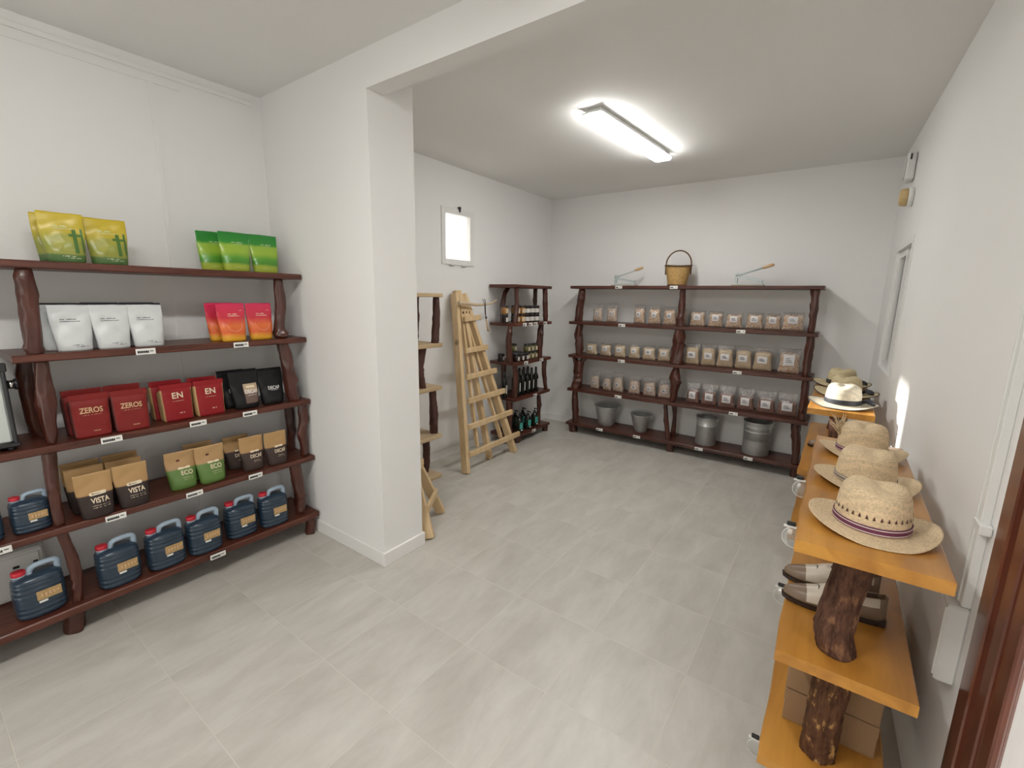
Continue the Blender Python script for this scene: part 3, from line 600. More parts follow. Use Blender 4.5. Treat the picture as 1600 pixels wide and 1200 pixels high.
# ------------------------------------------------------------ pouches
def sstep(a, b, x):
    t = max(0.0, min(1.0, (x - a) / (b - a))); return t * t * (3 - 2 * t)
class Surf:
    def __init__(s, h, wt, wb, d, p=2.6, lean=0.03, block=False, seed=1, tip=0.0):
        s.h, s.wt, s.wb, s.d, s.p, s.lean, s.block, s.seed, s.tip = h, wt, wb, d, p, lean, block, seed, tip
    def half(s, z):
        v = z / s.h
        a = (s.wb + (s.wt - s.wb) * sstep(-0.1, 0.75, v)) / 2
        if v < 0.04: a *= 0.96 + v
        if s.block: b = s.d / 2 * (1 - 0.93 * sstep(0.74, 0.9, v))
        else: b = s.d / 2 * (0.86 + 0.14 * sstep(0, 0.12, v)) * (1 - 0.96 * sstep(0.12, 0.90, v))
        return a, max(b, 0.0014)
    def wr(s, x, z):
        v = z / s.h; k = 0.0016 if not s.block else 0.0008
        return k * (math.sin(x * 70 + z * 45 + s.seed) + math.sin(-x * 55 + z * 80 + s.seed * 2.3)) * sstep(0.02, 0.3, v) * (1 - sstep(0.8, 0.95, v)) - s.tip * sstep(0.7, 1.0, v)
    def sh(s, b): return -(s.d / 2 - b) * 0.8 if s.block else 0.0
    def front(s, x, z):
        a, b = s.half(z); q = min(1.0, abs(x / a))
        return -b * (1 - q ** s.p) ** (1 / s.p) + s.lean * z + s.wr(x, z) + s.sh(b)
    def mesh(s, mb, mi_front=0, mi_side=0, mi_back=0, n=32, nz=22, mi_in=None):
        rs = []
        for k in range(nz + 1):
            z = s.h * (k / nz); a, b = s.half(z); r = []
            for i in range(n):
                t = 2 * PI * (i + 0.5) / n; c, sn = math.cos(t), math.sin(t)
                x = a * math.copysign(abs(c) ** (2 / s.p), c); y = b * math.copysign(abs(sn) ** (2 / s.p), sn)
                w_ = s.sh(b) + (s.wr(x, z) if sn < 0 else -s.wr(x, z) * (1 if z < s.h * 0.7 else -1) * 0.6)
                if s.tip and z > s.h * 0.7: w_ = s.wr(x, z)
                r.append((x, y + s.lean * z + w_, z + 0.0012 * math.sin(x * 60 + s.seed) * (k == nz)))
            rs.append(r)
        o = len(mb.f); mb.rings(rs, 0, True)
        if mi_side or mi_back:
            for f in range(o, o + n * nz):
                i = (f - o) % n; t = 2 * PI * (i + 1) / n
                mb.m[f] = mi_side if abs(math.cos(t)) > (0.80 if s.block else 0.86) and (s.half(s.h * ((f - o) // n + 0.5) / nz)[1] > 0.006) else (mi_back if math.sin(t) > 0 else 0)
        return mb
    def on(s, x, z, off=0.0026): return (x, s.front(x, z) - off, z)
    def text(s, mb, txt, size, cx, cz, mi=0, sx=1.0):
        v, f = text_geo(txt, size); mb.add([s.on(cx + p[0] * sx, cz + p[1]) for p in v], f, mi)
    def rect(s, mb, x0, x1, z0, z1, mi=0, nx=6, nz=3, off=0.0008):
        vs = [s.on(x0 + (x1 - x0) * i / nx, z0 + (z1 - z0) * k / nz, off) for k in range(nz + 1) for i in range(nx + 1)]
        mb.add(vs, [(k * (nx + 1) + i, k * (nx + 1) + i + 1, (k + 1) * (nx + 1) + i + 1, (k + 1) * (nx + 1) + i) for k in range(nz) for i in range(nx)], mi, True)
    def pill(s, mb, cx, cz, w_, h_, r, mi=0, off=0.0008):
        mb.add([s.on(cx, cz, off)] + [s.on(x, z, off) for x, z in rr_poly(cx, cz, w_, h_, r, 4)], [(0, i, i % 20 + 1) if False else (0, 1 + i, 1 + (i + 1) % 20) for i in range(20)], mi)
    def dashes(s, mb, cx, cz, w_, h_, seed=0, mi=0):
        """row of tiny illegible characters"""
        x = cx - w_ / 2; i = 0
        while x < cx + w_ / 2:
            ww = h_ * (0.5 + 0.7 * wob(i, seed)); hh = h_ * (0.6 + 0.4 * wob(i + 31, seed))
            if wob(i + 7, seed) > 0.18: s.rect(mb, x, x + ww, cz - h_ / 2, cz - h_ / 2 + hh, mi, 1, 1, 0.0010)
            x += ww + h_ * 0.22; i += 1
P_YEL = (0.60, 0.43, 0.03); P_GRN = (0.055, 0.15, 0.03)
M['p_yellow'] = ramp_mat('yellow_and_green_foil', [(0, (0.07, 0.16, 0.05)), (0.036, (0.09, 0.17, 0.045)), (0.044, (0.30, 0.31, 0.05)), (0.09, (0.27, 0.30, 0.05)), (0.15, (0.55, 0.43, 0.04)), (0.22, (0.56, 0.42, 0.02))], 0.32, wob=0.006, wscale=22)
M['p_green'] = ramp_mat('bright_green_foil', [(0, (0.38, 0.46, 0.05)), (0.045, (0.36, 0.45, 0.04)), (0.06, (0.07, 0.27, 0.03)), (0.085, (0.10, 0.33, 0.03)), (0.12, (0.33, 0.50, 0.05)), (0.16, (0.30, 0.48, 0.05)), (0.175, (0.03, 0.26, 0.03)), (0.22, (0.02, 0.22, 0.03))], 0.28, wob=0.02, wscale=14)
M['p_white'] = mat('white_foil', (0.62, 0.64, 0.64), 0.38, var=0.03, bump=0.1, bscale=20)
M['p_pink'] = ramp_mat('pink_to_orange_foil', [(0, (0.75, 0.40, 0.03)), (0.035, (0.78, 0.38, 0.03)), (0.06, (0.70, 0.12, 0.03)), (0.10, (0.75, 0.17, 0.04)), (0.15, (0.62, 0.035, 0.06)), (0.22, (0.68, 0.03, 0.10))], 0.3, wob=0.025, wscale=16)
M['p_red'] = mat('dark_red_bag_paper', (0.20, 0.014, 0.012), 0.45, var=0.1, scale=14, bump=0.2, bscale=18, spec=0.3)
M['p_red2'] = mat('red_bag_paper', (0.28, 0.014, 0.018), 0.40, var=0.1, scale=14, bump=0.2, bscale=18, spec=0.3)
M['p_redside'] = mat('tan_bag_side', (0.50, 0.33, 0.15), 0.6)
M['p_redtop'] = mat('brown_red_bag_top', (0.12, 0.025, 0.02), 0.5)
K1, K2 = (0.42, 0.25, 0.11), (0.48, 0.30, 0.135)
M['p_vista'] = ramp_mat('kraft_over_dark_brown', [(0, (0.036, 0.025, 0.023)), (0.118, (0.040, 0.027, 0.024)), (0.124, K1), (0.22, K2)], 0.55, wob=0.012, wscale=6, spec=0.25)
M['p_eco'] = ramp_mat('kraft_over_green', [(0, (0.10, 0.19, 0.04)), (0.122, (0.11, 0.20, 0.045)), (0.128, K1), (0.22, K2)], 0.5, wob=0.012, wscale=6)
M['p_bdecaf'] = ramp_mat('kraft_over_brown_grey', [(0, (0.052, 0.034, 0.029)), (0.122, (0.056, 0.036, 0.031)), (0.128, K1), (0.22, K2)], 0.55, wob=0.012, wscale=6, spec=0.25)
M['p_patch'] = ramp_mat('tan_and_brown_label', [(0, (0.16, 0.10, 0.08)), (0.088, (0.17, 0.11, 0.085)), (0.092, (0.50, 0.36, 0.24)), (0.3, (0.5, 0.36, 0.24))], 0.5)
M['palegreen'] = mat('faded_green_print', (0.62, 0.70, 0.45), 0.5)
M['foldedge'] = mat('dark_inner_foil', (0.03, 0.03, 0.035), 0.4)
M['blob1'] = mat('olive_green_print', (0.34, 0.335, 0.055), 0.35, var=0.25, scale=25)
M['blob2'] = mat('deep_green_print', (0.075, 0.17, 0.035), 0.35, var=0.2, scale=25)
M['arc'] = mat('pale_pink_print', (0.80, 0.30, 0.20), 0.4)
def topline(s, t, m):
    mb = MB(); n = 10; vs = []
    for i in range(n + 1):
        x = -s.half(s.h)[0] * 0.98 + 2 * s.half(s.h)[0] * 0.98 * i / n; y = s.front(x, s.h)
        vs += [(x, y + 0.0, s.h + 0.0008), (x, y + 0.010, s.h + 0.0085), (x, y + 0.004, s.h - 0.006)]
    fs = []
    for i in range(n):
        for a, b in ((0, 1), (1, 2), (2, 0)): fs.append((i * 3 + a, (i + 1) * 3 + a, (i + 1) * 3 + b, i * 3 + b))
    mb.add(vs, fs); mb.build('top_seal', m, t)
def make_pouch(kind):
    t = thing('coffee_pouch', '', 'pouch'); mb = MB()
    if kind in ('ZEROS', 'EN', 'REDPLAIN'):
        s = Surf(0.205, 0.150, 0.142, 0.075, p=5.5, lean=0.06, block=True, seed=4 + len(kind))
        s.mesh(mb, 0, 1, 0); mats = [M['p_red'] if kind == 'ZEROS' else M['p_red2'], M['p_redside'] if kind != 'ZEROS' else M['p_redtop']]
        mb.build('bag_body', mats, t)
        mb = MB(); a = s.half(s.h)[0]; yo = s.lean * s.h + s.sh(0.0014)
        mb.box((-a, yo - 0.005, s.h - 0.028), (a, yo - 0.002, s.h - 0.002), 0, 0.001); mb.build('folded_top', mats[0], t)
        mb = MB()
        if kind == 'ZEROS':
            s.text(mb, 'ZEROS', 0.036, 0.002, 0.128, 0, 0.80); s.dashes(mb, 0.002, 0.107, 0.07, 0.0022, 3); mb.build('lettering', M['gold'], t)
            mb = MB(); s.dashes(mb, 0.01, 0.030, 0.022, 0.004, 5); mb.build('small_print', M['gold'], t)
        elif kind == 'EN':
            s.text(mb, 'E', 0.046, -0.017, 0.140, 0, 0.95); s.text(mb, 'N', 0.046, 0.012, 0.140, 0, 0.95); s.dashes(mb, 0.0, 0.110, 0.055, 0.0022, 4); s.dashes(mb, 0.012, 0.042, 0.022, 0.006, 8); mb.build('lettering', M['cream'], t)
        return t
    tip = 0.0
    if kind in ('VISTA', 'ECO', 'KDECAF'): tip = 0.012
    s = Surf(0.220 if kind != 'DECAF' else 0.222, 0.152 if kind not in ('DECAF',) else 0.160, 0.128, 0.075 if tip == 0 else 0.085, seed=sum(map(ord, kind)) % 17, lean=0.10, tip=tip)
    if kind in ('yellow', 'green', 'pink', 'white'): s.lean = 0.06; s.d = 0.065
    bm = {'yellow': 'p_yellow', 'green': 'p_green', 'white': 'p_white', 'pink': 'p_pink', 'DECAF': 'blackfilm', 'DECAF2': 'blackfilm', 'VISTA': 'p_vista', 'ECO': 'p_eco', 'KDECAF': 'p_bdecaf'}[kind]
    s.mesh(mb); mb.build('pouch_body', M[bm], t)
    mb = MB(); m2 = None
    if kind == 'yellow':
        b = MB(); s.pill(b, 0.002, 0.090, 0.092, 0.074, 0.034, 0, 0.0006); b.build('printed_picture', M['blob1'], t)
        b = MB(); s.rect(b, 0.030, 0.044, 0.044, 0.150, 0, 2, 6, 0.0009); s.rect(b, 0.058, 0.066, 0.044, 0.155, 0, 1, 6, 0.0009); s.rect(b, 0.018, 0.060, 0.118, 0.130, 0, 4, 1, 0.0010); b.build('printed_motif', M['blob2'], t)
        s.dashes(mb, -0.008, 0.162, 0.045, 0.0055, 1); s.dashes(mb, 0.0, 0.152, 0.062, 0.004, 2); s.dashes(mb, 0.005, 0.030, 0.045, 0.004, 3); s.dashes(mb, 0.022, 0.022, 0.04, 0.004, 4); m2 = M['palegreen']
    if kind == 'green':
        s.dashes(mb, 0.01, 0.165, 0.05, 0.005, 1); s.dashes(mb, 0.02, 0.155, 0.05, 0.0025, 2); s.dashes(mb, 0.0, 0.025, 0.055, 0.003, 3); m2 = M['palegreen']
    if kind == 'white':
        s.dashes(mb, -0.012, 0.152, 0.055, 0.0055, 1); s.dashes(mb, -0.004, 0.142, 0.072, 0.0045, 2); s.dashes(mb, 0.004, 0.030, 0.04, 0.004, 3); s.dashes(mb, 0.022, 0.022, 0.038, 0.005, 4); m2 = M['greyl']
        topline(s, t, M['foldedge'])
    if kind == 'pink':
        s.dashes(mb, 0.004, 0.158, 0.046, 0.0055, 1); s.dashes(mb, 0.010, 0.147, 0.062, 0.005, 2); s.dashes(mb, 0.05, 0.178, 0.02, 0.003, 3); m2 = M['cream']
        b = MB(); n = 14
        for i in range(n):
            a0 = PI + PI * i / n; a1 = PI + PI * (i + 1) / n
            b.add([s.on(0.004 + 0.044 * math.cos(a0), 0.105 + 0.050 * math.sin(a0)), s.on(0.004 + 0.044 * math.cos(a1), 0.105 + 0.050 * math.sin(a1)), s.on(0.004 + 0.041 * math.cos(a1), 0.105 + 0.046 * math.sin(a1)), s.on(0.004 + 0.041 * math.cos(a0), 0.105 + 0.046 * math.sin(a0))], [(0, 1, 2, 3)])
        b.build('printed_arc', M['arc'], t)
    if kind in ('DECAF', 'DECAF2'):
        if kind == 'DECAF':
            b = MB(); s.rect(b, -0.012, 0.066, 0.032, 0.145, 0, 8, 8, 0.0008); b.build('label', M['p_patch'], t)
            b = MB(); s.pill(b, 0.027, 0.127, 0.050, 0.014, 0.006, 0, 0.0016); b.build('label_badge', M['cream'], t)
            c = 0.027; zz = 0.098
            s.__dict__['_o'] = 1
            v, f = text_geo('DECAF', 0.028); mb.add([s.on(c + p[0] * 0.80, zz + p[1] * 1.1, 0.0022) for p in v], f); s.dashes(mb, c, 0.078, 0.05, 0.003, 5)
        else:
            s.text(mb, 'DECAF', 0.028, 0.006, 0.104, 0, 0.82); s.dashes(mb, 0.006, 0.090, 0.05, 0.0025, 6)
        m2 = M['whitel']
        topline(s, t, M['blackfilm'])
    if kind == 'VISTA':
        b = MB(); s.pill(b, 0.008, 0.118, 0.070, 0.016, 0.0075, 0, 0.0012); b.build('badge', M['cream'], t)
        b = MB(); s.dashes(b, 0.008, 0.118, 0.05, 0.004, 9); 
        for i in range(len(b.v)): b.v[i] = (b.v[i][0], b.v[i][1] - 0.0008, b.v[i][2])
        b.build('badge_print', M['greyl'], t)
        s.text(mb, 'VISTA', 0.034, 0.012, 0.085, 0, 0.82); s.dashes(mb, 0.012, 0.062, 0.07, 0.0022, 2); s.dashes(mb, 0.012, 0.052, 0.072, 0.003, 3); m2 = M['cream']
    if kind == 'ECO':
        b = MB(); s.pill(b, 0.010, 0.122, 0.062, 0.012, 0.0055, 0, 0.0012); b.build('badge', M['cream'], t)
        b = MB(); s.pill(b, -0.012, 0.166, 0.018, 0.012, 0.005, 0, 0.0010); b.build('round_stamp', M['p_redtop'], t)
        s.text(mb, 'ECO', 0.034, 0.018, 0.094, 0, 0.85); s.dashes(mb, 0.018, 0.068, 0.05, 0.0022, 2); s.dashes(mb, 0.018, 0.056, 0.05, 0.002, 3); m2 = M['cream']
    if kind == 'KDECAF':
        b = MB(); s.pill(b, 0.012, 0.122, 0.060, 0.012, 0.0055, 0, 0.0012); b.build('badge', M['cream'], t)
        s.text(mb, 'DECAF', 0.030, 0.014, 0.092, 0, 0.82); s.dashes(mb, 0.014, 0.066, 0.04, 0.0022, 2); s.dashes(mb, 0.014, 0.058, 0.05, 0.002, 3); m2 = M['cream']
    if mb.v: mb.build('lettering', m2, t)
    return t
place_pouch = placer(make_pouch)
def pl(kind, xf, y, z, yaw, label, group, sc=(1, 1, 1)):
    d = 0.037
    place_pouch(kind, (xf - d, y, z), PI / 2 + math.radians(yaw), label, group, sc)
z1, z2, z3, z4, z5 = [z + 0.0005 for z in ZL]
G = 'yellow and green pouches on the top board'
pl('yellow', -2.925, 0.560, z1, -3, 'yellow pouch with green foot, front left of the yellow ones on the top board', G, (1.03, 1, 1.02))
pl('yellow', -2.945, 0.722, z1, -3, 'yellow pouch with green foot, front right of the yellow ones on the top board', G, (1.06, 1, 1.0))
pl('yellow', -3.005, 0.548, z1, -3, 'yellow pouch almost hidden behind the left yellow pouch', G, (1, 1, 1.01))
G = 'bright green pouches on the top board'
pl('green', -3.010, 1.220, z1, -2, 'bright green pouch half hidden at the left of the three green ones', G, (1.08, 1, 1.02))
pl('green', -2.935, 1.308, z1, -2, 'bright green pouch in the middle of the three green ones', G, (1.10, 1, 1.03))
pl('green', -2.935, 1.477, z1, -2, 'bright green pouch at the right end of the top board', G, (1.10, 1, 1.04))
G = 'white pouches on the second board'
for i, y in enumerate((0.532, 0.676, 0.818)): pl('white', -2.885, y, z2, (0, 0, -2)[i], ('leftmost', 'middle', 'rightmost')[i] + ' of the three white pouches standing in front on the second board', G, (0.97, 1, 0.97))
pl('white', -2.965, 0.505, z2, 2, 'white pouch behind the leftmost white one, its left half showing', G, (0.97, 1, 0.965))
pl('white', -2.965, 0.665, z2, 0, 'white pouch mostly hidden behind the middle white one', G, (0.97, 1, 0.975))
pl('white', -2.965, 0.815, z2, 0, 'white pouch mostly hidden behind the rightmost white one', G, (0.97, 1, 0.975))
G = 'pink and orange pouches on the second board'
pl('pink', -2.865, 1.222, z2, -1, 'pink to orange pouch, front left of the pink ones', G, (1, 1, 1.0))
pl('pink', -2.880, 1.388, z2, -1, 'pink to orange pouch, front right of the pink ones', G, (1, 1, 1.0))
pl('pink', -2.95, 1.195, z2, 2, 'pink to orange pouch peeking out behind the left pink one', G, (1, 1, 1.0))
G = 'dark red ZEROS bags on the third board'
pl('ZEROS', -2.885, 0.545, z3, -2, 'dark red ZEROS bag, left one of the two in front', G, (0.98, 1, 1.03))
pl('ZEROS', -2.875, 0.698, z3, -4, 'dark red ZEROS bag, right one of the two in front', G, (0.98, 1, 1.02))
pl('ZEROS', -2.980, 0.540, z3, 0, 'dark red bag hidden behind the left ZEROS bag', G, (1, 1, 1.08))
pl('ZEROS', -2.975, 0.695, z3, -4, 'dark red bag just showing behind the right ZEROS bag', G, (1, 1, 1.09))
G = 'red EN bags on the third board'
pl('EN', -2.915, 0.910, z3, 3, 'red EN bag with tan side, left one of the two in front', G, (1, 1, 0.99))
pl('EN', -2.905, 1.070, z3, 0, 'red EN bag with tan side, right one of the two in front', G, (1, 1, 1.0))
pl('REDPLAIN', -2.995, 0.890, z3, 0, 'brownish red bag behind the left EN bag', G, (1, 1, 1.04))
pl('REDPLAIN', -2.985, 1.065, z3, 0, 'brownish red bag behind the right EN bag', G, (1, 1, 1.03))
G = 'black DECAF pouches on the third board'
pl('DECAF', -2.895, 1.270, z3, -3, 'black DECAF pouch with a brown label', G, (1.03, 1, 1.03))
pl('DECAF2', -2.895, 1.432, z3, -3, 'black DECAF pouch with white lettering only', G, (1.0, 1, 1.0))
pl('DECAF2', -2.975, 1.235, z3, 0, 'plain black pouch behind the labelled black DECAF pouch', G, (1.03, 1, 1.0))
G = 'kraft and dark VISTA pouches on the fourth board'
pl('VISTA', -2.850, 0.510, z4, 0, 'kraft-topped dark VISTA pouch, front left', G, (0.94, 0.9, 1.0))
pl('VISTA', -2.855, 0.657, z4, 0, 'kraft-topped dark VISTA pouch, front right', G, (0.94, 0.9, 1.01))
pl('VISTA', -2.945, 0.500, z4, 0, 'VISTA pouch in the second row behind the left one', G, (0.98, 0.9, 1.06))
pl('VISTA', -2.945, 0.656, z4, 0, 'VISTA pouch in the second row behind the right one', G, (0.98, 0.9, 1.04))
pl('VISTA', -3.040, 0.505, z4, 0, 'VISTA pouch at the very back on the left', G, (1, 1, 1.08))
pl('VISTA', -3.040, 0.665, z4, 0, 'VISTA pouch at the very back on the right', G, (1, 1, 1.08))
G = 'kraft and green ECO pouches on the fourth board'
pl('ECO', -2.905, 0.895, z4, -2, 'kraft-topped green ECO pouch on the left', G, (0.98, 1, 0.97))
pl('ECO', -2.880, 1.035, z4, 0, 'kraft-topped green ECO pouch on the right', G, (1.0, 1, 0.99))
pl('ECO', -2.985, 1.015, z4, 0, 'green ECO pouch hidden behind the two ECO pouches in front', G, (1.0, 1, 1.0))
G = 'kraft and brown DECAF pouches on the fourth board'
pl('KDECAF', -2.885, 1.272, z4, -2, 'kraft-topped brown DECAF pouch on the left', G, (0.92, 0.95, 0.97))
pl('KDECAF', -2.868, 1.416, z4, -1, 'kraft-topped brown DECAF pouch on the right', G, (0.93, 0.95, 0.97))
pl('KDECAF', -2.985, 1.225, z4, 0, 'kraft-topped brown pouch peeking out left behind the DECAF pair', G, (0.97, 1, 0.95))

# ------------------------------------------------------------ jerrycans
M['jug'] = mat('dark_blue_plastic', (0.022, 0.042, 0.068), 0.28, var=0.12, scale=6, coat=0.2)
M['jughandle'] = mat('pale_blue_plastic', (0.34, 0.43, 0.52), 0.4, var=0.05)
M['redcap'] = mat('red_cap_plastic', (0.50, 0.02, 0.035), 0.35)
M['juglabel'] = mat('tan_paper_label', (0.46, 0.30, 0.13), 0.55, var=0.35, scale=70)
def make_jug(k):
    t = thing('jerrycan', '', 'jerrycan')
    W, Dp, Hh = 0.168, 0.125, 0.200; n = 40; rs = []; p = 3.0
    def prof(v):
        r = 1.0
        if v < 0.08: r = 0.86 + 0.14 * math.sin(v / 0.08 * PI / 2)
        if v > 0.86: r = 1 - 0.34 * ((v - 0.86) / 0.14) ** 2.6
        if 0.1 < v < 0.86: r -= 0.030 * (0.5 + 0.5 * math.sin(v * 2 * PI * 8.5)) ** 2 * (0.15 if 0.30 < v < 0.60 else 1.0)
        return r * (0.95 + 0.05 * math.sin(v * PI))
    NZ = 60
    for i in range(NZ + 1):
        v = i / NZ; r = prof(v); ring = []
        for q in range(n):
            a = 2 * PI * (q + 0.5) / n; c, s_ = math.cos(a), math.sin(a)
            ring.append((W / 2 * r * math.copysign(abs(c) ** (2 / p), c), Dp / 2 * r * math.copysign(abs(s_) ** (2 / p), s_), Hh * v))
        rs.append(ring)
    mb = MB(); mb.rings(rs); mb.build('body', M['jug'], t)
    mb = MB(); mb.lathe([(0.021, Hh - 0.012), (0.021, Hh + 0.002), (0.0235, Hh + 0.003), (0.0235, Hh + 0.008)], 20, c=(-0.052, 0)); mb.build('neck', M['jughandle'], t)
    mb = MB(); mb.lathe([(0.0225, Hh + 0.008), (0.0235, Hh + 0.010), (0.0235, Hh + 0.026), (0.021, Hh + 0.029), (0.004, Hh + 0.029)], 24, c=(-0.052, 0)); mb.build('cap', M['redcap'], t)
    mb = MB(); pts = [(-0.024, 0, Hh - 0.012), (-0.020, 0, Hh + 0.010), (-0.010, 0, Hh + 0.026), (0.010, 0, Hh + 0.032), (0.040, 0, Hh + 0.033), (0.062, 0, Hh + 0.030), (0.071, 0, Hh + 0.016), (0.070, 0, Hh - 0.020)]
    pp = catmull(pts, 5); mb.tube(pp, [0.0125] * len(pp), 12); mb.build('handle', M['jughandle'], t)
    def fy(x, z): 
        r = prof(z / Hh); q = min(1, abs(x / (W / 2 * r))); return -Dp / 2 * r * (1 - q ** p) ** (1 / p)
    def lab(x0, x1, z0, z1, name, m, off, sk=0.0):
        mb = MB(); vs = []; nx, nz = 8, 3
        for kk in range(nz + 1):
            for ii in range(nx + 1):
                x = x0 + (x1 - x0) * ii / nx; z = z0 + (z1 - z0) * kk / nz + sk * (x - x0); vs.append((x, -Dp / 2 * 1.0 - off + (0.004 * (abs(x) / (W / 2)) ** 3), z))
        mb.add(vs, [(kk * (nx + 1) + ii, kk * (nx + 1) + ii + 1, (kk + 1) * (nx + 1) + ii + 1, (kk + 1) * (nx + 1) + ii) for kk in range(nz) for ii in range(nx)], 0, True); return mb.build(name, m, t)
    l = lab(-0.020, 0.060, 0.084, 0.128, 'paper_label', M['juglabel'], 0.0012); 
    mb = MB()
    for i in range(5): mb.box((-0.008 + i * 0.013, -Dp / 2 - 0.0030, 0.097 + 0.005 * wob(i, 2)), (0.000 + i * 0.013, -Dp / 2 - 0.0022, 0.114))
    mb.build('label_print', M['gold'], l)
    lab(-0.016, 0.012, 0.071, 0.081, 'white_sticker', M['paper'], 0.0016)
    return t
place_jug = placer(make_jug)
G = 'dark blue jerrycans on the bottom board'
for i, (x, y) in enumerate(((-2.905, 0.268), (-2.895, 0.560), (-2.89, 0.765), (-2.885, 0.955), (-2.905, 1.168), (-2.885, 1.362))):
    place_jug('j', (x - 0.03, y, z5), PI / 2 + math.radians((4, 3, 2, 0, -2, -2)[i]), 'dark blue jerrycan with red cap, ' + ('left of the post', 'first right of the post', 'second right of the post', 'third right of the post', 'fourth right of the post', 'last beside the right post')[i] + ' on the bottom board', G, (1.06, 1, 1.03))
G = 'smaller blue jerrycans on the fourth board'
place_jug('j', (-2.95, 0.290, z4), PI / 2 + 0.05, 'smaller blue jerrycan with red cap on the fourth board, beside the left post', G, (0.80, 0.85, 0.76))
place_jug('j', (-2.95, 0.135, z4), PI / 2 + 0.05, 'smaller blue jerrycan cut by the left edge of the picture on the fourth board', G, (0.80, 0.85, 0.76))

# appliance and box at the far left
def machine():
    t = thing('coffee_machine', 'silver and black countertop appliance at the left end of the third board', 'appliance', (-2.99, 0.168, z3))
    mb = MB(); mb.box((-0.13, -0.22, 0.03), (0.085, 0.115, 0.36), 0, 0.012); mb.build('body', M['alu'], t)
    mb = MB(); prof = [(0.118, 0.0), (0.128, 0.04), (0.132, 0.2), (0.118, 0.38)]
    mb.box((0.08, 0.112, 0.02), (0.098, 0.124, 0.39), 0, 0.004); mb.box((-0.13, 0.110, 0.02), (0.09, 0.124, 0.375), 0, 0.004); mb.box((0.08, -0.22, 0.35), (0.1, 0.13, 0.39), 0, 0.004); mb.box((-0.13, -0.22, 0.018), (0.105, 0.13, 0.034), 0, 0.004); mb.build('edge_trim', M['black'], t)
    mb = MB(); rs = [[(0.085 + 0.03 * math.sin(u * PI) * 1.0, 0.105 - 0.3 * q, 0.035 + 0.075 * u) for q in (0, 1)] for u in [i / 8 for i in range(9)]]
    mb.lathe([(0.0, 0.034), (0.085, 0.036), (0.09, 0.05), (0.075, 0.09), (0.05, 0.105), (0.0, 0.108)], 24, c=(0.055, -0.005), sx=0.6); mb.build('chrome_tray', M['chrome'], t)
    k = MB(); k.lathe([(0.019, 0), (0.019, 0.022)], 20, xf=Matrix.Translation((0.03, 0.128, 0.285)) @ Matrix.Rotation(-PI / 2, 4, 'X')); kn = k.build('knob', M['chrome'], t)
    k = MB(); k.lathe([(0.024, 0.022), (0.025, 0.024), (0.025, 0.032), (0.021, 0.034)], 20, xf=Matrix.Translation((0.03, 0.128, 0.285)) @ Matrix.Rotation(-PI / 2, 4, 'X')); k.build('knob_end', M['black'], kn)
    mb = MB()
    for x in (-0.11, 0.08):
        for y in (-0.2, 0.1): mb.lathe([(0.012, 0), (0.012, 0.02)], 12, c=(x, y))
    mb.build('foot', M['black'], t)
machine()
t = thing('electric_box', 'white plastic electric box behind the leftmost jerrycan', 'electric box', (-3.165, 0.16, z5 + 0.001))
mb = MB(); mb.box((-0.045, -0.26, 0), (0.03, 0.17, 0.245), 0, 0.01); mb.build('housing', M['white'], t)
mb = MB(); mb.box((0.03, -0.24, 0.02), (0.036, 0.15, 0.225), 0, 0.003); cv = mb.build('cover', M['white'], t)
mb = MB(); mb.box((0.036, 0.055, 0.165), (0.039, 0.078, 0.178), 0, 0.002); mb.box((0.036, 0.125, 0.17), (0.039, 0.142, 0.18), 0, 0.002); mb.build('cable_hole', M['black'], cv)

# ------------------------------------------------------------ clear food bags on the back unit
BAGS = {'top': (1.398, [(-2.416, 0.151, 0.214), (-2.233, 0.163, 0.218), (-1.894, 0.158, 0.21), (-1.722, 0.169, 0.206), (-1.549, 0.172, 0.202), (-1.411, 0.095, 0.185)]),
'topR': (1.398, [(-1.249, 0.193, 0.168), (-1.069, 0.176, 0.165), (-0.89, 0.191, 0.155), (-0.702, 0.193, 0.164), (-0.539, 0.177, 0.16), (-0.371, 0.227, 0.175)]),
'mid': (0.99, [(-2.454, 0.185, 0.156), (-2.265, 0.174, 0.16), (-2.084, 0.178, 0.165), (-1.911, 0.16, 0.162), (-1.735, 0.186, 0.166), (-1.565, 0.175, 0.163)]),
'midR': (0.99, [(-1.259, 0.19, 0.226), (-1.094, 0.179, 0.228), (-0.928, 0.196, 0.231), (-0.757, 0.198, 0.232), (-0.582, 0.212, 0.234), (-0.355, 0.225, 0.239)]),
'low': (0.568, [(-2.396, 0.148, 0.22), (-2.233, 0.13, 0.201), (-2.09, 0.166, 0.236), (-1.89, 0.17, 0.223), (-1.705, 0.181, 0.226), (-1.535, 0.17, 0.222)]),
'lowR': (0.568, [(-1.208, 0.164, 0.228), (-1.041, 0.188, 0.231), (-0.868, 0.197, 0.239), (-0.69, 0.195, 0.234), (-0.503, 0.205, 0.229), (-0.32, 0.215, 0.236)]),
}
M['g_pale'] = grain_mat('pale_pink_beans', [(0.74, 0.60, 0.46), (0.82, 0.72, 0.60), (0.60, 0.43, 0.34), (0.76, 0.62, 0.46), (0.68, 0.50, 0.40)], 95)
M['g_nut'] = grain_mat('mixed_nuts', [(0.70, 0.46, 0.27), (0.76, 0.58, 0.38), (0.78, 0.68, 0.58), (0.56, 0.30, 0.16), (0.72, 0.54, 0.40)], 85)
M['g_grain'] = grain_mat('pale_brown_grains', [(0.62, 0.46, 0.27), (0.70, 0.54, 0.34), (0.54, 0.38, 0.22), (0.72, 0.58, 0.38)], 230)
M['g_brown'] = grain_mat('red_brown_raisins', [(0.22, 0.085, 0.05), (0.30, 0.13, 0.08), (0.15, 0.06, 0.04), (0.26, 0.11, 0.07)], 110)
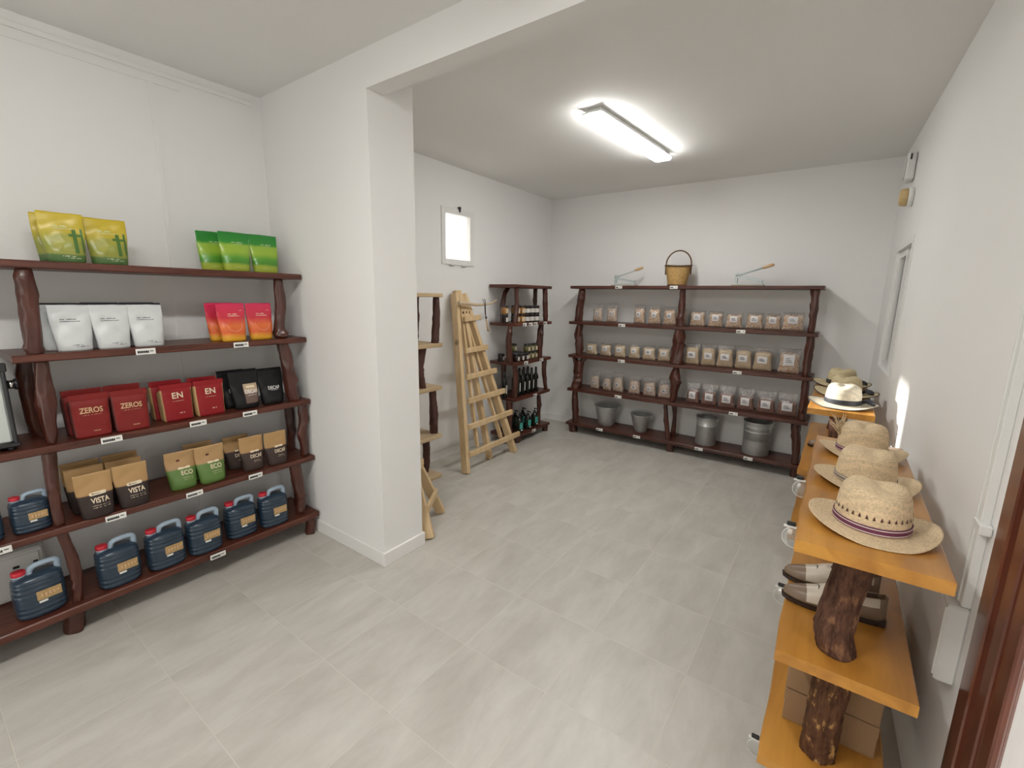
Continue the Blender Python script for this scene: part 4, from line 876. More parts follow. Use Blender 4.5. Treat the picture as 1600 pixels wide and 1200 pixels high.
M['g_mix'] = grain_mat('yellowish_nuts', [(0.78, 0.64, 0.42), (0.84, 0.73, 0.52), (0.64, 0.46, 0.26), (0.74, 0.56, 0.36)], 100)
M['baglabel'] = mat('white_bag_sticker', (0.74, 0.72, 0.72), 0.5)
def make_bag(kind):
    t = thing('food_bag', '', 'bag'); m, fill, lab = kind
    # unit bag 1 wide 1 high is scaled to each bag's own size: built 0.18 x 0.22
    W, Hh, Dp = 0.18, 0.22, 0.085; sd = sum(map(ord, m))
    def ring(v, g, seed):
        n = 22; r = []
        a = W / 2 * (0.93 + 0.07 * math.cos(v * 6)) * g * (0.92 if v > 0.9 or v < 0.05 else 1.0)
        bb = Dp / 2 * g * (math.sin(min(1.0, v / fill * 0.95 + 0.12) * PI * 0.62) if v < fill else max(0.03, 0.75 * (1 - (v - fill) / (1 - fill)) ** 1.3))
        if v < 0.03: bb *= 0.6
        for i in range(n):
            t_ = 2 * PI * i / n; c, s_ = math.cos(t_), math.sin(t_)
            w_ = 1 + 0.05 * math.sin(3 * t_ + v * 9 + seed) + 0.035 * math.sin(7 * t_ - v * 17 + seed)
            r.append((a * math.copysign(abs(c) ** 0.8, c), bb * w_ * math.copysign(abs(s_) ** 0.9, s_) - 0.0, Hh * v + 0.003 * math.sin(t_ * 2 + seed) * (v > 0.95)))
        return r
    mb = MB(); mb.rings([ring(v / 16, 1.0, sd) for v in range(17)]); mb.build('bag_film', M['film'], t)
    mb = MB(); rs = []
    for k in range(11):
        v = 0.012 + (fill - 0.012) * k / 10; r = ring(v, 0.94, sd)
        if k == 10: r = [(x * 0.72, y * 0.6, z + 0.004) for x, y, z in r]
        rs.append(r)
    mb.rings(rs); mb.build('bag_contents', M[m], t)
    if lab:
        w_, h_, cz = lab; mb = MB(); vs = []
        for kz in range(5):
            for kx in range(5):
                x = -w_ / 2 + w_ * kx / 4; z = cz - h_ / 2 + h_ * kz / 4; v = z / Hh
                a = [q for q in ring(v, 1.0, sd)]; 
                yy = min(q[1] for q in a) * (1 - (abs(x) / (W / 2)) ** 2.6) ** 0.45 - 0.0016
                vs.append((x, yy, z))
        mb.add(vs, [(k * 5 + i, k * 5 + i + 1, (k + 1) * 5 + i + 1, (k + 1) * 5 + i) for k in range(4) for i in range(4)], 0, True)
        l = mb.build('bag_sticker', M['baglabel'], t)
        b = MB()
        yb = min(q[1] for q in vs) - 0.0012
        for i in range(3): b.box((-w_ * 0.3, yb, cz - h_ * (0.18 - 0.16 * i)), (w_ * (0.3 - 0.1 * i), yb + 0.0006, cz - h_ * (0.18 - 0.16 * i) + 0.004))
        b.build('sticker_print', M['ink'], l)
    return t
place_bag = placer(make_bag)
ORD = ['first', 'second', 'third', 'fourth', 'fifth', 'sixth']
spec = {'top': (('g_pale', 0.74, (0.05, 0.05, 0.105)), 'clear bag of pale beans', 'top row, left bay'), 'topR': (('g_nut', 0.86, (0.075, 0.085, 0.13)), 'plump bag of mixed nuts', 'top row, right bay'),
        'mid': (('g_mix', 0.84, (0.07, 0.07, 0.125)), 'bag of yellowish nuts', 'middle row, left bay'), 'midR': (('g_grain', 0.80, (0.085, 0.062, 0.105)), 'tall bag of pale brown grain', 'middle row, right bay'),
        'low': (('g_pale', 0.70, (0.055, 0.05, 0.085)), 'bag of pale pink beans', 'lowest row, left bay'), 'lowR': (('g_brown', 0.62, (0.085, 0.075, 0.090)), 'bag of red-brown raisins', 'lowest row, right bay')}
for key, (zz, L) in BAGS.items():
    kind, what, where = spec[key]
    for i, (x, w_, h_) in enumerate(L):
        k = kind; lb = ORD[i] + ' ' + what + ' from the left, ' + where
        if key == 'midR' and i == 5: k = ('g_nut', 0.80, (0.085, 0.10, 0.12)); lb = 'pinkish bag standing apart at the right end of the middle row, right bay'
        if key == 'top' and i >= 2: k = ('g_nut', 0.80, (0.06, 0.06, 0.11)); lb = ORD[i] + ' clear bag from the left, pale nuts, top row, left bay'
        rz = math.radians((wob(i, len(key)) - 0.5) * 10); yy = {'top': 5.17, 'topR': 5.17, 'mid': 5.12, 'midR': 5.12, 'low': 5.14, 'lowR': 5.10}[key] + 0.02 * (wob(i, 3) - 0.5)
        place_bag(k, (x, yy, zz + 0.001), rz, lb, 'clear food bags in the ' + where, (w_ / 0.18 * 0.875, 0.95, h_ / 0.22))

# ------------------------------------------------------------ buckets and pails
def make_bucket(name, label, cat, loc, rb, rt, h, cyl=False, handle=True):
    t = thing(name, label, cat, loc); mb = MB(); T = 0.003
    if cyl: prof = [(0.002, 0.0), (rb * 0.97, 0.0), (rb, 0.006), (rb, h * 0.68), (rb + 0.003, h * 0.69), (rb + 0.003, h * 0.715), (rb, h * 0.725), (rt, h * 0.97), (rt + 0.005, h * 0.98), (rt + 0.006, h * 0.995), (rt + 0.002, h), (rt - T, h * 0.985), (rb - T, 0.012), (0.002, 0.010)]
    else: prof = [(0.002, 0.0), (rb * 0.92, 0.0), (rb * 0.92, 0.012), (rb, 0.016), (rb + (rt - rb) * 0.12, h * 0.13), (rt * 0.985, h * 0.94), (rt + 0.004, h * 0.97), (rt + 0.006, h * 0.985), (rt + 0.002, h), (rt - T, h * 0.985), (rb - T, 0.022), (0.002, 0.020)]
    mb.lathe(prof, 36, cap0=False, cap1=False); mb.build('bucket_body', M['galv'], t)
    for s_ in (-1, 1):
        mb = MB(); mb.box((s_ * (rt + 0.001) - 0.004, -0.018, h - 0.045), (s_ * (rt + 0.001) + 0.004, 0.018, h + 0.012), 0, 0.002); mb.tube([(s_ * rt, 0, h - 0.004), (s_ * (rt + 0.018), 0, h - 0.004)], 0.005, 8); mb.build('handle_ear', M['galv'], t)
    if handle:
        mb = MB(); a0 = math.radians(8)
        pp = [((rt + 0.012) * math.cos(a), (rt + 0.012) * math.sin(a) * math.cos(a0), h - 0.004 + (rt + 0.012) * math.sin(a) * math.sin(a0)) for a in [PI * i / 20 for i in range(21)]]
        mb.tube(pp, 0.0032, 8); mb.build('bail_handle', M['galv'], t)
    return t
bz = ZB[4] + 0.0005
make_bucket('metal_bucket', 'wide flared galvanised bucket at the left of the bottom board', 'bucket', (-2.215, 5.135, bz), 0.093, 0.150, 0.250)
make_bucket('metal_bucket', 'smaller flared galvanised bucket next to the middle post', 'bucket', (-1.775, 5.125, bz), 0.068, 0.120, 0.215)
make_bucket('metal_pail', 'smaller straight-sided galvanised pail, left one in the right bay', 'pail', (-1.045, 5.13, bz), 0.105, 0.108, 0.305, True, False)
make_bucket('metal_pail', 'taller straight-sided galvanised pail, right one in the right bay', 'pail', (-0.555, 5.125, bz), 0.125, 0.132, 0.345, True, False)

# ------------------------------------------------------------ basket and lever presses on top
def basket():
    t = thing('wicker_basket', 'yellow wicker basket with a tall dark arched handle on the top board', 'basket', (-1.485, 5.115, ZB[0] + 0.001))
    n = 56; rs = []; NZ = 30
    for k in range(NZ + 1):
        v = k / NZ; r0 = 0.092 + 0.040 * v ** 0.9; ring = []
        for i in range(n):
            a = 2 * PI * i / n; m_ = math.cos(a * 14) * (1 if k % 2 else -1)
            r = r0 + 0.0028 * m_; ring.append((r * math.cos(a), r * 0.88 * math.sin(a), 0.004 + 0.205 * v + 0.006 * v * math.sin(a * 2 + 1)))
        rs.append(ring)
    mb = MB(); mb.rings(rs, cap1=False)
    rs2 = [[(x * 0.93, y * 0.93, z) for x, y, z in r] for r in reversed(rs[2:])]; mb.rings([rs[-1]] + rs2, cap0=False)
    mb.build('woven_body', mat('yellow_wicker', (0.50, 0.31, 0.11), 0.6, var=0.45, scale=40, bump=0.6, bscale=90), t)
    dk = mat('dark_willow', (0.13, 0.07, 0.035), 0.6, var=0.4, scale=30, bump=0.5, bscale=70)
    for zz, rr in ((0.208, 0.134), (0.008, 0.093)):
        for ph in (0, PI):
            mb = MB(); pts = []
            for i in range(97):
                a = 2 * PI * i / 96; q = a * 16 + ph; pts.append(((rr + 0.005 * math.cos(q)) * math.cos(a), (rr + 0.005 * math.cos(q)) * 0.88 * math.sin(a), zz + 0.005 * math.sin(q) + (0.006 * math.sin(a * 2 + 1) if zz > 0.1 else 0)))
            mb.tube(pts, 0.005, 6); mb.build('braided_rim' if zz > 0.1 else 'braided_foot', dk, t)
    mb = MB(); pts = [(0.134 * math.cos(PI * i / 24), 0, 0.19 + 0.03 * min(1, math.sin(PI * i / 24) * 4) + 0.150 * math.sin(PI * i / 24)) for i in range(25)]
    mb.tube([(0.132, 0, 0.12)] + pts + [(-0.132, 0, 0.12)], 0.0075, 10); mb.build('arched_handle', dk, t)
basket()
M['palemetal'] = mat('pale_grey_blue_enamel', (0.50, 0.56, 0.56), 0.35, 0.2, var=0.05)
M['handlewood'] = mat('turned_handle_wood', (0.55, 0.36, 0.20), 0.5, var=0.15, scale=30)
def make_press(k):
    t = thing('lever_press', '', 'press')
    mb = MB(); mb.box((-0.145, -0.05, 0), (0.145, 0.05, 0.014), 0, 0.003); mb.build('base_board', mat('pale_press_base', (0.45, 0.40, 0.32), 0.6), t)
    mb = MB(); mb.box((-0.11, -0.022, 0.014), (0.13, 0.022, 0.028), 0, 0.002); mb.box((-0.118, -0.018, 0.014), (-0.096, 0.018, 0.125), 0, 0.003); mb.box((0.112, -0.018, 0.014), (0.124, 0.018, 0.062), 0, 0.003); mb.build('stand', M['palemetal'], t)
    mb = MB(); mb.bar((-0.108, 0, 0.092), (0.120, 0, 0.050), 0.034, 0.020, 0, (0, 1, 0), 0.002); mb.build('press_arm', M['palemetal'], t)
    mb = MB(); mb.tube([(-0.106, 0, 0.100), (-0.05, 0, 0.120), (0.125, 0, 0.176)], [0.011, 0.0085, 0.0085], 10); lv = mb.build('lever', M['palemetal'], t)
    mb = MB(); d = Vector((0.95, 0, 0.30)).normalized(); p0 = Vector((0.115, 0, 0.173)); mb.tube([p0 + d * a for a in (0, 0.008, 0.04, 0.085, 0.098, 0.102)], [0.010, 0.013, 0.016, 0.0155, 0.012, 0.004], 14); mb.build('lever_grip', M['handlewood'], lv)
    mb = MB(); mb.tube([(-0.106, -0.024, 0.1), (-0.106, 0.024, 0.1)], 0.007, 10); mb.build('pivot_pin', M['chrome'], t)
    return t
pp_ = placer(make_press)
pp_('p', (-2.085, 5.12, ZB[0] + 0.001), 0, 'pale metal lever press with wooden grip, left of the wicker basket', 'lever presses on the top board')
pp_('p', (-0.795, 5.12, ZB[0] + 0.001), 0, 'pale metal lever press with wooden grip, right of the wicker basket', 'lever presses on the top board')

# ------------------------------------------------------------ jars and bottles on the corner unit
M['amber'] = mat('amber_honey_glass', (0.30, 0.13, 0.025), 0.12, coat=0.5); M['darkjar'] = mat('dark_preserve_glass', (0.020, 0.010, 0.007), 0.2, coat=0.1, spec=0.3)
M['olive'] = mat('olive_green_preserve_glass', (0.12, 0.11, 0.035), 0.14, coat=0.5); M['jarw'] = mat('white_jar_label', (0.62, 0.60, 0.56), 0.5, var=0.06)
M['jart'] = mat('cream_jar_label', (0.62, 0.52, 0.38), 0.5, var=0.15, scale=60); M['wine'] = mat('very_dark_bottle_glass', (0.006, 0.007, 0.005), 0.16, coat=0.1, spec=0.3)
M['pump'] = mat('dark_green_bottle_plastic', (0.010, 0.015, 0.009), 0.25, coat=0.1, spec=0.3); M['teal'] = mat('teal_label', (0.05, 0.36, 0.30), 0.45, var=0.15, scale=50)
def band(mb, r, z0, z1, a0, a1, n=10, c=(0, 0), mi=0):
    vs = []
    for i in range(n + 1):
        a = math.radians(a0 + (a1 - a0) * i / n); vs += [(c[0] + r * math.cos(a), c[1] + r * math.sin(a), z0), (c[0] + r * math.cos(a), c[1] + r * math.sin(a), z1)]
    mb.add(vs, [(2 * i, 2 * i + 2, 2 * i + 3, 2 * i + 1) for i in range(n)], mi, True)
def make_jar(kind):
    m, r, h, lab, wide = kind; t = thing('jar', '', 'jar'); mb = MB()
    mb.lathe([(0.002, 0), (r * 0.93, 0), (r, 0.005), (r, h * 0.70), (r * 0.88, h * 0.78)], 20); mb.build('jar_glass', M[m], t)
    mb = MB(); mb.lathe([(r * 0.90, h * 0.78), (r * 0.93, h * 0.79), (r * 0.93, h * 0.985), (r * 0.88, h)], 20); mb.build('lid', M['black'], t)
    mb = MB(); band(mb, r + 0.0008, h * 0.14, h * 0.64, -90 - wide, -90 + wide); mb.build('jar_label', M[lab], t)
    return t
pj = placer(make_jar)
def jar(kind, y, x, z, label, group): pj(kind, (x, y, z + 0.0006), PI / 2, label, group)
zz = ZC[1]; h1 = 0.094
for lv_ in (0, 1):
    lvn = ('lower', 'upper')[lv_]
    for i, y in enumerate((4.405, 4.502, 4.600)):
        jar(('darkjar', 0.043, h1, 'jarw', 88), y, -2.955, zz + lv_ * (h1 + 0.001), 'white-labelled jar, ' + ('left', 'middle', 'right')[i] + ' in the ' + lvn + ' row of the corner unit', 'white-labelled jars stacked on the second board')
    jar(('amber', 0.041, h1, 'jart', 50), 4.308, -2.955, zz + lv_ * (h1 + 0.001), 'amber jar with cream label in the ' + lvn + ' row beside the white-labelled jars', 'amber jars on the second board')
    jar(('amber', 0.041, h1, 'jart', 40), 4.213, -2.965, zz + lv_ * (h1 + 0.001), 'amber jar with small cream label in the ' + lvn + ' row, right of the straight post', 'amber jars on the second board')
    jar(('amber' if lv_ else 'darkjar', 0.040, h1, 'jart' if lv_ else 'jarw', 30), 4.045 + 0.0, -3.005, zz + lv_ * (h1 + 0.001), ('dark jar at the foot' if not lv_ else 'cream-labelled amber jar on top') + ' of the pair between the two left posts', 'jars between the left posts')
    jar(('amber' if lv_ else 'darkjar', 0.040, h1, 'jart' if lv_ else 'jarw', 30), 4.300 - 0.0, -3.055, zz + lv_ * (h1 + 0.001), ('dark jar standing low' if not lv_ else 'amber jar standing high') + ' in the back row of the second board', 'jars in the back row')
zz = ZC[2]; h2 = 0.088
for i, y in enumerate((4.168, 4.258, 4.346)):
    for rw in (0, 1): jar(('darkjar', 0.040, h2, 'jarw', 26), y, -2.925 - 0.085 * rw, zz, 'short dark jar with pale label, ' + ('left', 'middle', 'right')[i] + ' of the ' + ('front', 'back') [rw] + ' row on the third board', 'short dark jars on the third board')
for lv_ in (0, 1):
    for i, y in enumerate((4.424, 4.506, 4.588)): jar(('olive', 0.040, h2, 'jart', 28), y, -2.955, zz + lv_ * (h2 + 0.001), 'olive green jar, ' + ('left', 'middle', 'right')[i] + ' of the ' + ('lower', 'upper')[lv_] + ' three on the third board', 'olive green jars stacked on the third board')
jar(('olive', 0.040, h2, 'jart', 28), 4.350, -3.095, zz, 'olive green jar at the foot of the pair in the back of the third board', 'olive jars in the back')
jar(('olive', 0.040, h2, 'jart', 28), 4.350, -3.095, zz + h2 + 0.001, 'olive green jar on top of the pair in the back of the third board', 'olive jars in the back')
jar(('darkjar', 0.040, h2, 'jarw', 26), 4.075, -3.07, zz, 'short dark jar behind the left post of the third board', 'short dark jars on the third board')
def make_bottle(k):
    t = thing('wine_bottle', '', 'bottle'); mb = MB(); r = 0.034
    mb.lathe([(0.002, 0), (r * 0.94, 0), (r, 0.006), (r, 0.175), (r * 0.86, 0.198), (0.016, 0.226), (0.0135, 0.245), (0.0135, 0.285)], 20); mb.build('bottle_glass', M['wine'], t)
    mb = MB(); mb.lathe([(0.0145, 0.252), (0.0155, 0.254), (0.0155, 0.296), (0.013, 0.300), (0.002, 0.300)], 16); mb.build('bottle_cap', M['black'], t)
    mb = MB(); band(mb, r + 0.0008, 0.055, 0.155, -108, -76); mb.build('bottle_label', M['jarw'], t)
    return t
pb_ = placer(make_bottle)
for i, (y, x) in enumerate(((4.035, -2.99), (4.238, -2.945), (4.337, -2.945), (4.433, -2.945), (4.524, -2.945), (4.618, -2.945))):
    pb_('w', (x, y, ZC[3] + 0.0006), PI / 2, 'dark slim bottle with white strip label, ' + ('alone between the left posts', 'first right of the front post', 'second right of the front post', 'third right of the front post', 'fourth right of the front post', 'last of the row by the right post')[i], 'dark bottles on the fourth board')
for i, y in enumerate((4.29, 4.385, 4.48, 4.57)):
    pb_('w', (-3.03, y, ZC[3] + 0.0006), PI / 2, 'dark slim bottle in the back row, ' + ORD[i] + ' from the left', 'dark bottles on the fourth board')
def make_pump(k):
    t = thing('pump_bottle', '', 'bottle'); mb = MB(); r = 0.044
    mb.lathe([(0.002, 0), (r * 0.94, 0), (r, 0.006), (r, 0.125), (r * 0.8, 0.150), (0.018, 0.162), (0.016, 0.172)], 24); mb.build('bottle_body', M['pump'], t)
    mb = MB(); mb.lathe([(0.018, 0.172), (0.018, 0.190), (0.006, 0.192), (0.006, 0.214)], 14); mb.tube([(0, 0.01, 0.216), (0, -0.02, 0.218), (0, -0.045, 0.208)], 0.007, 8); mb.build('pump_head', M['black'], t)
    mb = MB(); band(mb, r + 0.0008, 0.045, 0.120, -135, -45); mb.build('teal_label', M['teal'], t)
    mb = MB(); band(mb, r + 0.0010, 0.022, 0.038, -115, -80); mb.build('white_sticker', M['paper'], t)
    return t
pq = placer(make_pump)
for i, (y, x) in enumerate(((4.252, -2.925), (4.43, -2.925), (4.60, -2.935))): pq('q', (x, y, ZC[4] + 0.0006), PI / 2, 'dark pump bottle with teal label, ' + ('left', 'middle', 'right')[i] + ' of the front three on the bottom board', 'pump bottles on the bottom board')
for i, y in enumerate((4.36, 4.52)): pq('q', (-3.06, y, ZC[4] + 0.0006), PI / 2, 'dark pump bottle in the back row, ' + ('left', 'right')[i] + ' one', 'pump bottles on the bottom board')

# ------------------------------------------------------------ wooden ladders
def big_ladder():
    o = (-2.80, 3.5, 0)
    t = thing('wooden_ladder', 'tall tapering pale pine ladder leaning on the left wall', 'ladder', o)
    def P(y, z, off=0.0): return (-2.745 - 0.234 * z + off - o[0], y - o[1], z)
    for nm, y0, y1, s_ in (('rail', 3.105, 3.395, 0.045), ('rail', 3.895, 3.510, 0.045)):
        mb = MB(); mb.bar(P(y0, 0.004), P(y1, 1.70), 0.046, 0.078, 0, (0, 1, 0), 0.003); mb.build(nm, M['pine'], t)
    # top block between the rails, two small slots in the upper cross board
    mb = MB(); mb.bar(P(3.455, 1.56, -0.02), P(3.455, 1.73, -0.02), 0.085, 0.050, 0, (0, 1, 0), 0.003); mb.build('top_block', M['pine'], t)
    mb = MB(); q = [P(3.395, 1.43, f) for f in (0.008, 0.034)] + [P(3.565, 1.43, f) for f in (0.008, 0.034)] + [P(3.500, 1.70, f) for f in (0.008, 0.034)] + [P(3.425, 1.70, f) for f in (0.008, 0.034)]; mb.add(q, [(1, 3, 5, 7), (0, 6, 4, 2), (0, 2, 3, 1), (2, 4, 5, 3), (4, 6, 7, 5), (6, 0, 1, 7)]); cb = mb.build('cross_board', M['pine'], t)
    mb = MB()
    for y in (3.430, 3.480, 3.530):
        p = P(y, 1.515, 0.0360); mb.box((p[0] - 0.0065, p[1] - 0.009, p[2] - 0.013), (p[0] + 0.001, p[1] + 0.009, p[2] + 0.013))
    mb.build('slot', M['postdark'], cb)
    for z, ya, yb in ((1.46, 3.405, 3.655), (1.155, 3.335, 3.690), (0.905, 3.290, 3.765), (0.680, 3.250, 3.850), (0.440, 3.195, 3.915), (0.190, 3.145, 3.975)):
        mb = MB(); mb.bar(P(ya, z - 0.006, 0.056), P(yb, z + 0.006, 0.056), 0.030, 0.052, 0, (1, 0, 0), 0.003); mb.build('rung', M['pine'], t)
    # folded back leg and its two thin rails
    mb = MB(); mb.bar((-2.82 - o[0], 3.56 - o[1], 0.004), (-3.10 - o[0], 3.462 - o[1], 1.55), 0.046, 0.06, 0, (0, 1, 0), 0.003); mb.build('back_leg', M['pine'], t)
    for y0, y1 in ((3.33, 3.435), (3.72, 3.500)):
        mb = MB(); mb.bar(P(y0, 0.20, -0.004), P(y1, 1.42, -0.004), 0.026, 0.040, 0, (0, 1, 0), 0.002); mb.build('inner_rail', M['pine'], t)
big_ladder()
t = thing('curved_stick', 'thin curved pale branch lying across the top of the tall ladder', 'branch', (-3.04, 3.5, 1.60))
mb = MB(); pp = catmull([(0.0, -0.16, 0.012), (0.015, -0.05, 0.006), (0.02, 0.06, -0.006), (0.02, 0.20, -0.004), (0.02, 0.33, 0.010), (0.02, 0.42, 0.045)], 6); mb.tube(pp, [0.020, 0.021] + [0.019 - 0.0004 * i for i in range(len(pp) - 3)] + [0.004], 10); mb.build('branch', mat('peeled_pale_branch', (0.55, 0.43, 0.29), 0.6, var=0.3, scale=25), t)
t = thing('hanging_cord', 'dark cord with a small wooden toggle hanging from the branch on the ladder', 'cord', (-3.02, 3.68, 1.62))
mb = MB(); mb.tube(catmull([(0.024, 0.0, 0.035), (0.026, 0.012, 0.0), (0.026, 0.015, -0.08), (0.028, 0.022, -0.16), (0.026, 0.03, -0.19)], 5), 0.0035, 6); mb.tube(catmull([(0.0, 0.0, 0.03), (0.03, -0.005, -0.02), (0.028, 0.005, -0.10), (0.028, 0.022, -0.16)], 5), 0.003, 6); mb.lathe([(0.001, -0.17), (0.010, -0.165), (0.010, -0.15), (0.001, -0.145)], 10, c=(0.028, 0.024)); mb.build('cord', M['black'], t)
mb = MB(); mb.tube([(0.027, 0.028, -0.18), (0.028, 0.045, -0.25), (0.03, 0.06, -0.30)], [0.007, 0.009, 0.010], 8); mb.build('toggle', M['handlewood'], t)
def small_ladder():
    A = Vector((-2.150, 2.045, 0)); B = Vector((-2.365, 2.375, 0)); mid = (A + B) / 2
    n = Vector((-(B - A).y, (B - A).x, 0)).normalized()
    n = n if n.x < 0 else -n
    top = mid + n * 0.17 + Vector((0, 0, 0.53)); o = mid
    t = thing('small_trestle', 'small A-shaped pale pine step frame standing behind the white wall end', 'trestle', tuple(o))
    sd = (B - A).normalized()
    for F, q in ((A, -0.035), (B, 0.035)):
        mb = MB(); mb.bar(F - o + Vector((0, 0, 0.006)), top - o + sd * q, 0.075, 0.034, 0, tuple(n), 0.002) if False else mb.bar(F - o + Vector((0, 0, 0.010)), top - o + sd * q, 0.036, 0.07, 0, tuple(sd), 0.002); mb.build('leg', M['pine'], t)
    for k, e in ((0.38, 0.03), (0.88, 0.06)):
        a = A.lerp(top, k) - sd * e - o - n * 0.042; b = B.lerp(top, k) + sd * e - o - n * 0.042
        mb = MB(); mb.bar(a, b, 0.022, 0.05, 0, tuple(n), 0.002); mb.build('rung', M['pine'], t)
    back = mid + n * 0.30; back.z = 0.006
    mb = MB(); mb.bar(back - o, top - o - Vector((0, 0, 0.02)), 0.036, 0.05, 0, tuple(sd), 0.002); mb.build('back_leg', M['pine'], t)
small_ladder()

# ------------------------------------------------------------ straw hats
def straw_mat(name, c, sc=1.0, rough=0.75):
    m, nt, b = new_mat(name); N = nt.nodes; L = nt.links
    tc = N.new('ShaderNodeTexCoord'); wv = N.new('ShaderNodeTexWave'); wv.wave_type = 'RINGS'; wv.rings_direction = 'Z'; wv.inputs['Scale'].default_value = 55; wv.inputs['Distortion'].default_value = 6; wv.inputs['Detail'].default_value = 3; wv.inputs['Detail Scale'].default_value = 5
    L.new(tc.outputs['Object'], wv.inputs['Vector'])
    nz = N.new('ShaderNodeTexNoise'); nz.inputs['Scale'].default_value = 130; nz.inputs['Detail'].default_value = 4; L.new(tc.outputs['Object'], nz.inputs['Vector'])
    ad = N.new('ShaderNodeMath'); ad.operation = 'MULTIPLY_ADD'; ad.inputs[1].default_value = 0.35; L.new(wv.outputs['Fac'], ad.inputs[0]); L.new(nz.outputs[0], ad.inputs[2])
    cr = N.new('ShaderNodeValToRGB'); e = cr.color_ramp.elements; e[0].position = 0.35; e[1].position = 0.9; e[0].color = rgb([x * 0.74 for x in c]); e[1].color = rgb([min(1, x * 1.12) for x in c]); L.new(ad.outputs[0], cr.inputs[0]); L.new(cr.outputs[0], b.inputs['Base Color'])
    b.inputs['Roughness'].default_value = rough; bp = N.new('ShaderNodeBump'); bp.inputs['Strength'].default_value = 0.55 * sc; bp.inputs['Distance'].default_value = 0.003; L.new(ad.outputs[0], bp.inputs['Height']); L.new(bp.outputs[0], b.inputs['Normal'])
    return m
M['straw'] = straw_mat('natural_palm_straw', (0.70, 0.54, 0.34)); M['straw2'] = straw_mat('fine_beige_straw', (0.58, 0.48, 0.29), 0.5); M['straw3'] = straw_mat('fine_cream_straw', (0.66, 0.60, 0.47), 0.4)
M['purple'] = mat('purple_ribbon', (0.13, 0.022, 0.065), 0.6, var=0.1, scale=60); M['rwhite'] = mat('white_ribbon_edge', (0.66, 0.60, 0.55), 0.6); M['rgrey'] = mat('grey_brown_ribbon', (0.22, 0.17, 0.13), 0.6)
M['rblack'] = mat('black_ribbon', (0.022, 0.024, 0.032), 0.5); M['binding'] = mat('dark_brim_binding', (0.04, 0.028, 0.022), 0.6)
def crown_pt(a, v, ca, cb, ch, seed):
    """v 0 at the hat band, 1 at the crown centre"""
    prof = [(1.0, 0), (0.99, 0.22), (0.965, 0.45), (0.93, 0.66), (0.87, 0.82), (0.76, 0.92), (0.58, 0.975), (0.30, 0.998), (0.0, 1.0)]
    f = v * (len(prof) - 1); i = min(int(f), len(prof) - 2); u = f - i; r = prof[i][0] + (prof[i + 1][0] - prof[i][0]) * u; z = prof[i][1] + (prof[i + 1][1] - prof[i][1]) * u
    x = ca * r * math.cos(a); y = cb * r * math.sin(a)
    k = sstep(0.78, 0.97, z)
    dent = 0.011 * math.exp(-(x / (ca * 0.30)) ** 2) * k * (0.75 + 0.25 * math.cos(y / cb * 2))
    pin = 0.05 * math.exp(-((abs(x) - ca * 0.75) / (ca * 0.3)) ** 2) * sstep(0.5, 0.9, z) * sstep(0.0, 0.8, -math.sin(a))
    zz = ch * z - dent + 0.004 * math.sin(3 * a + seed) * z
    return (x * (1 - pin), y, zz)
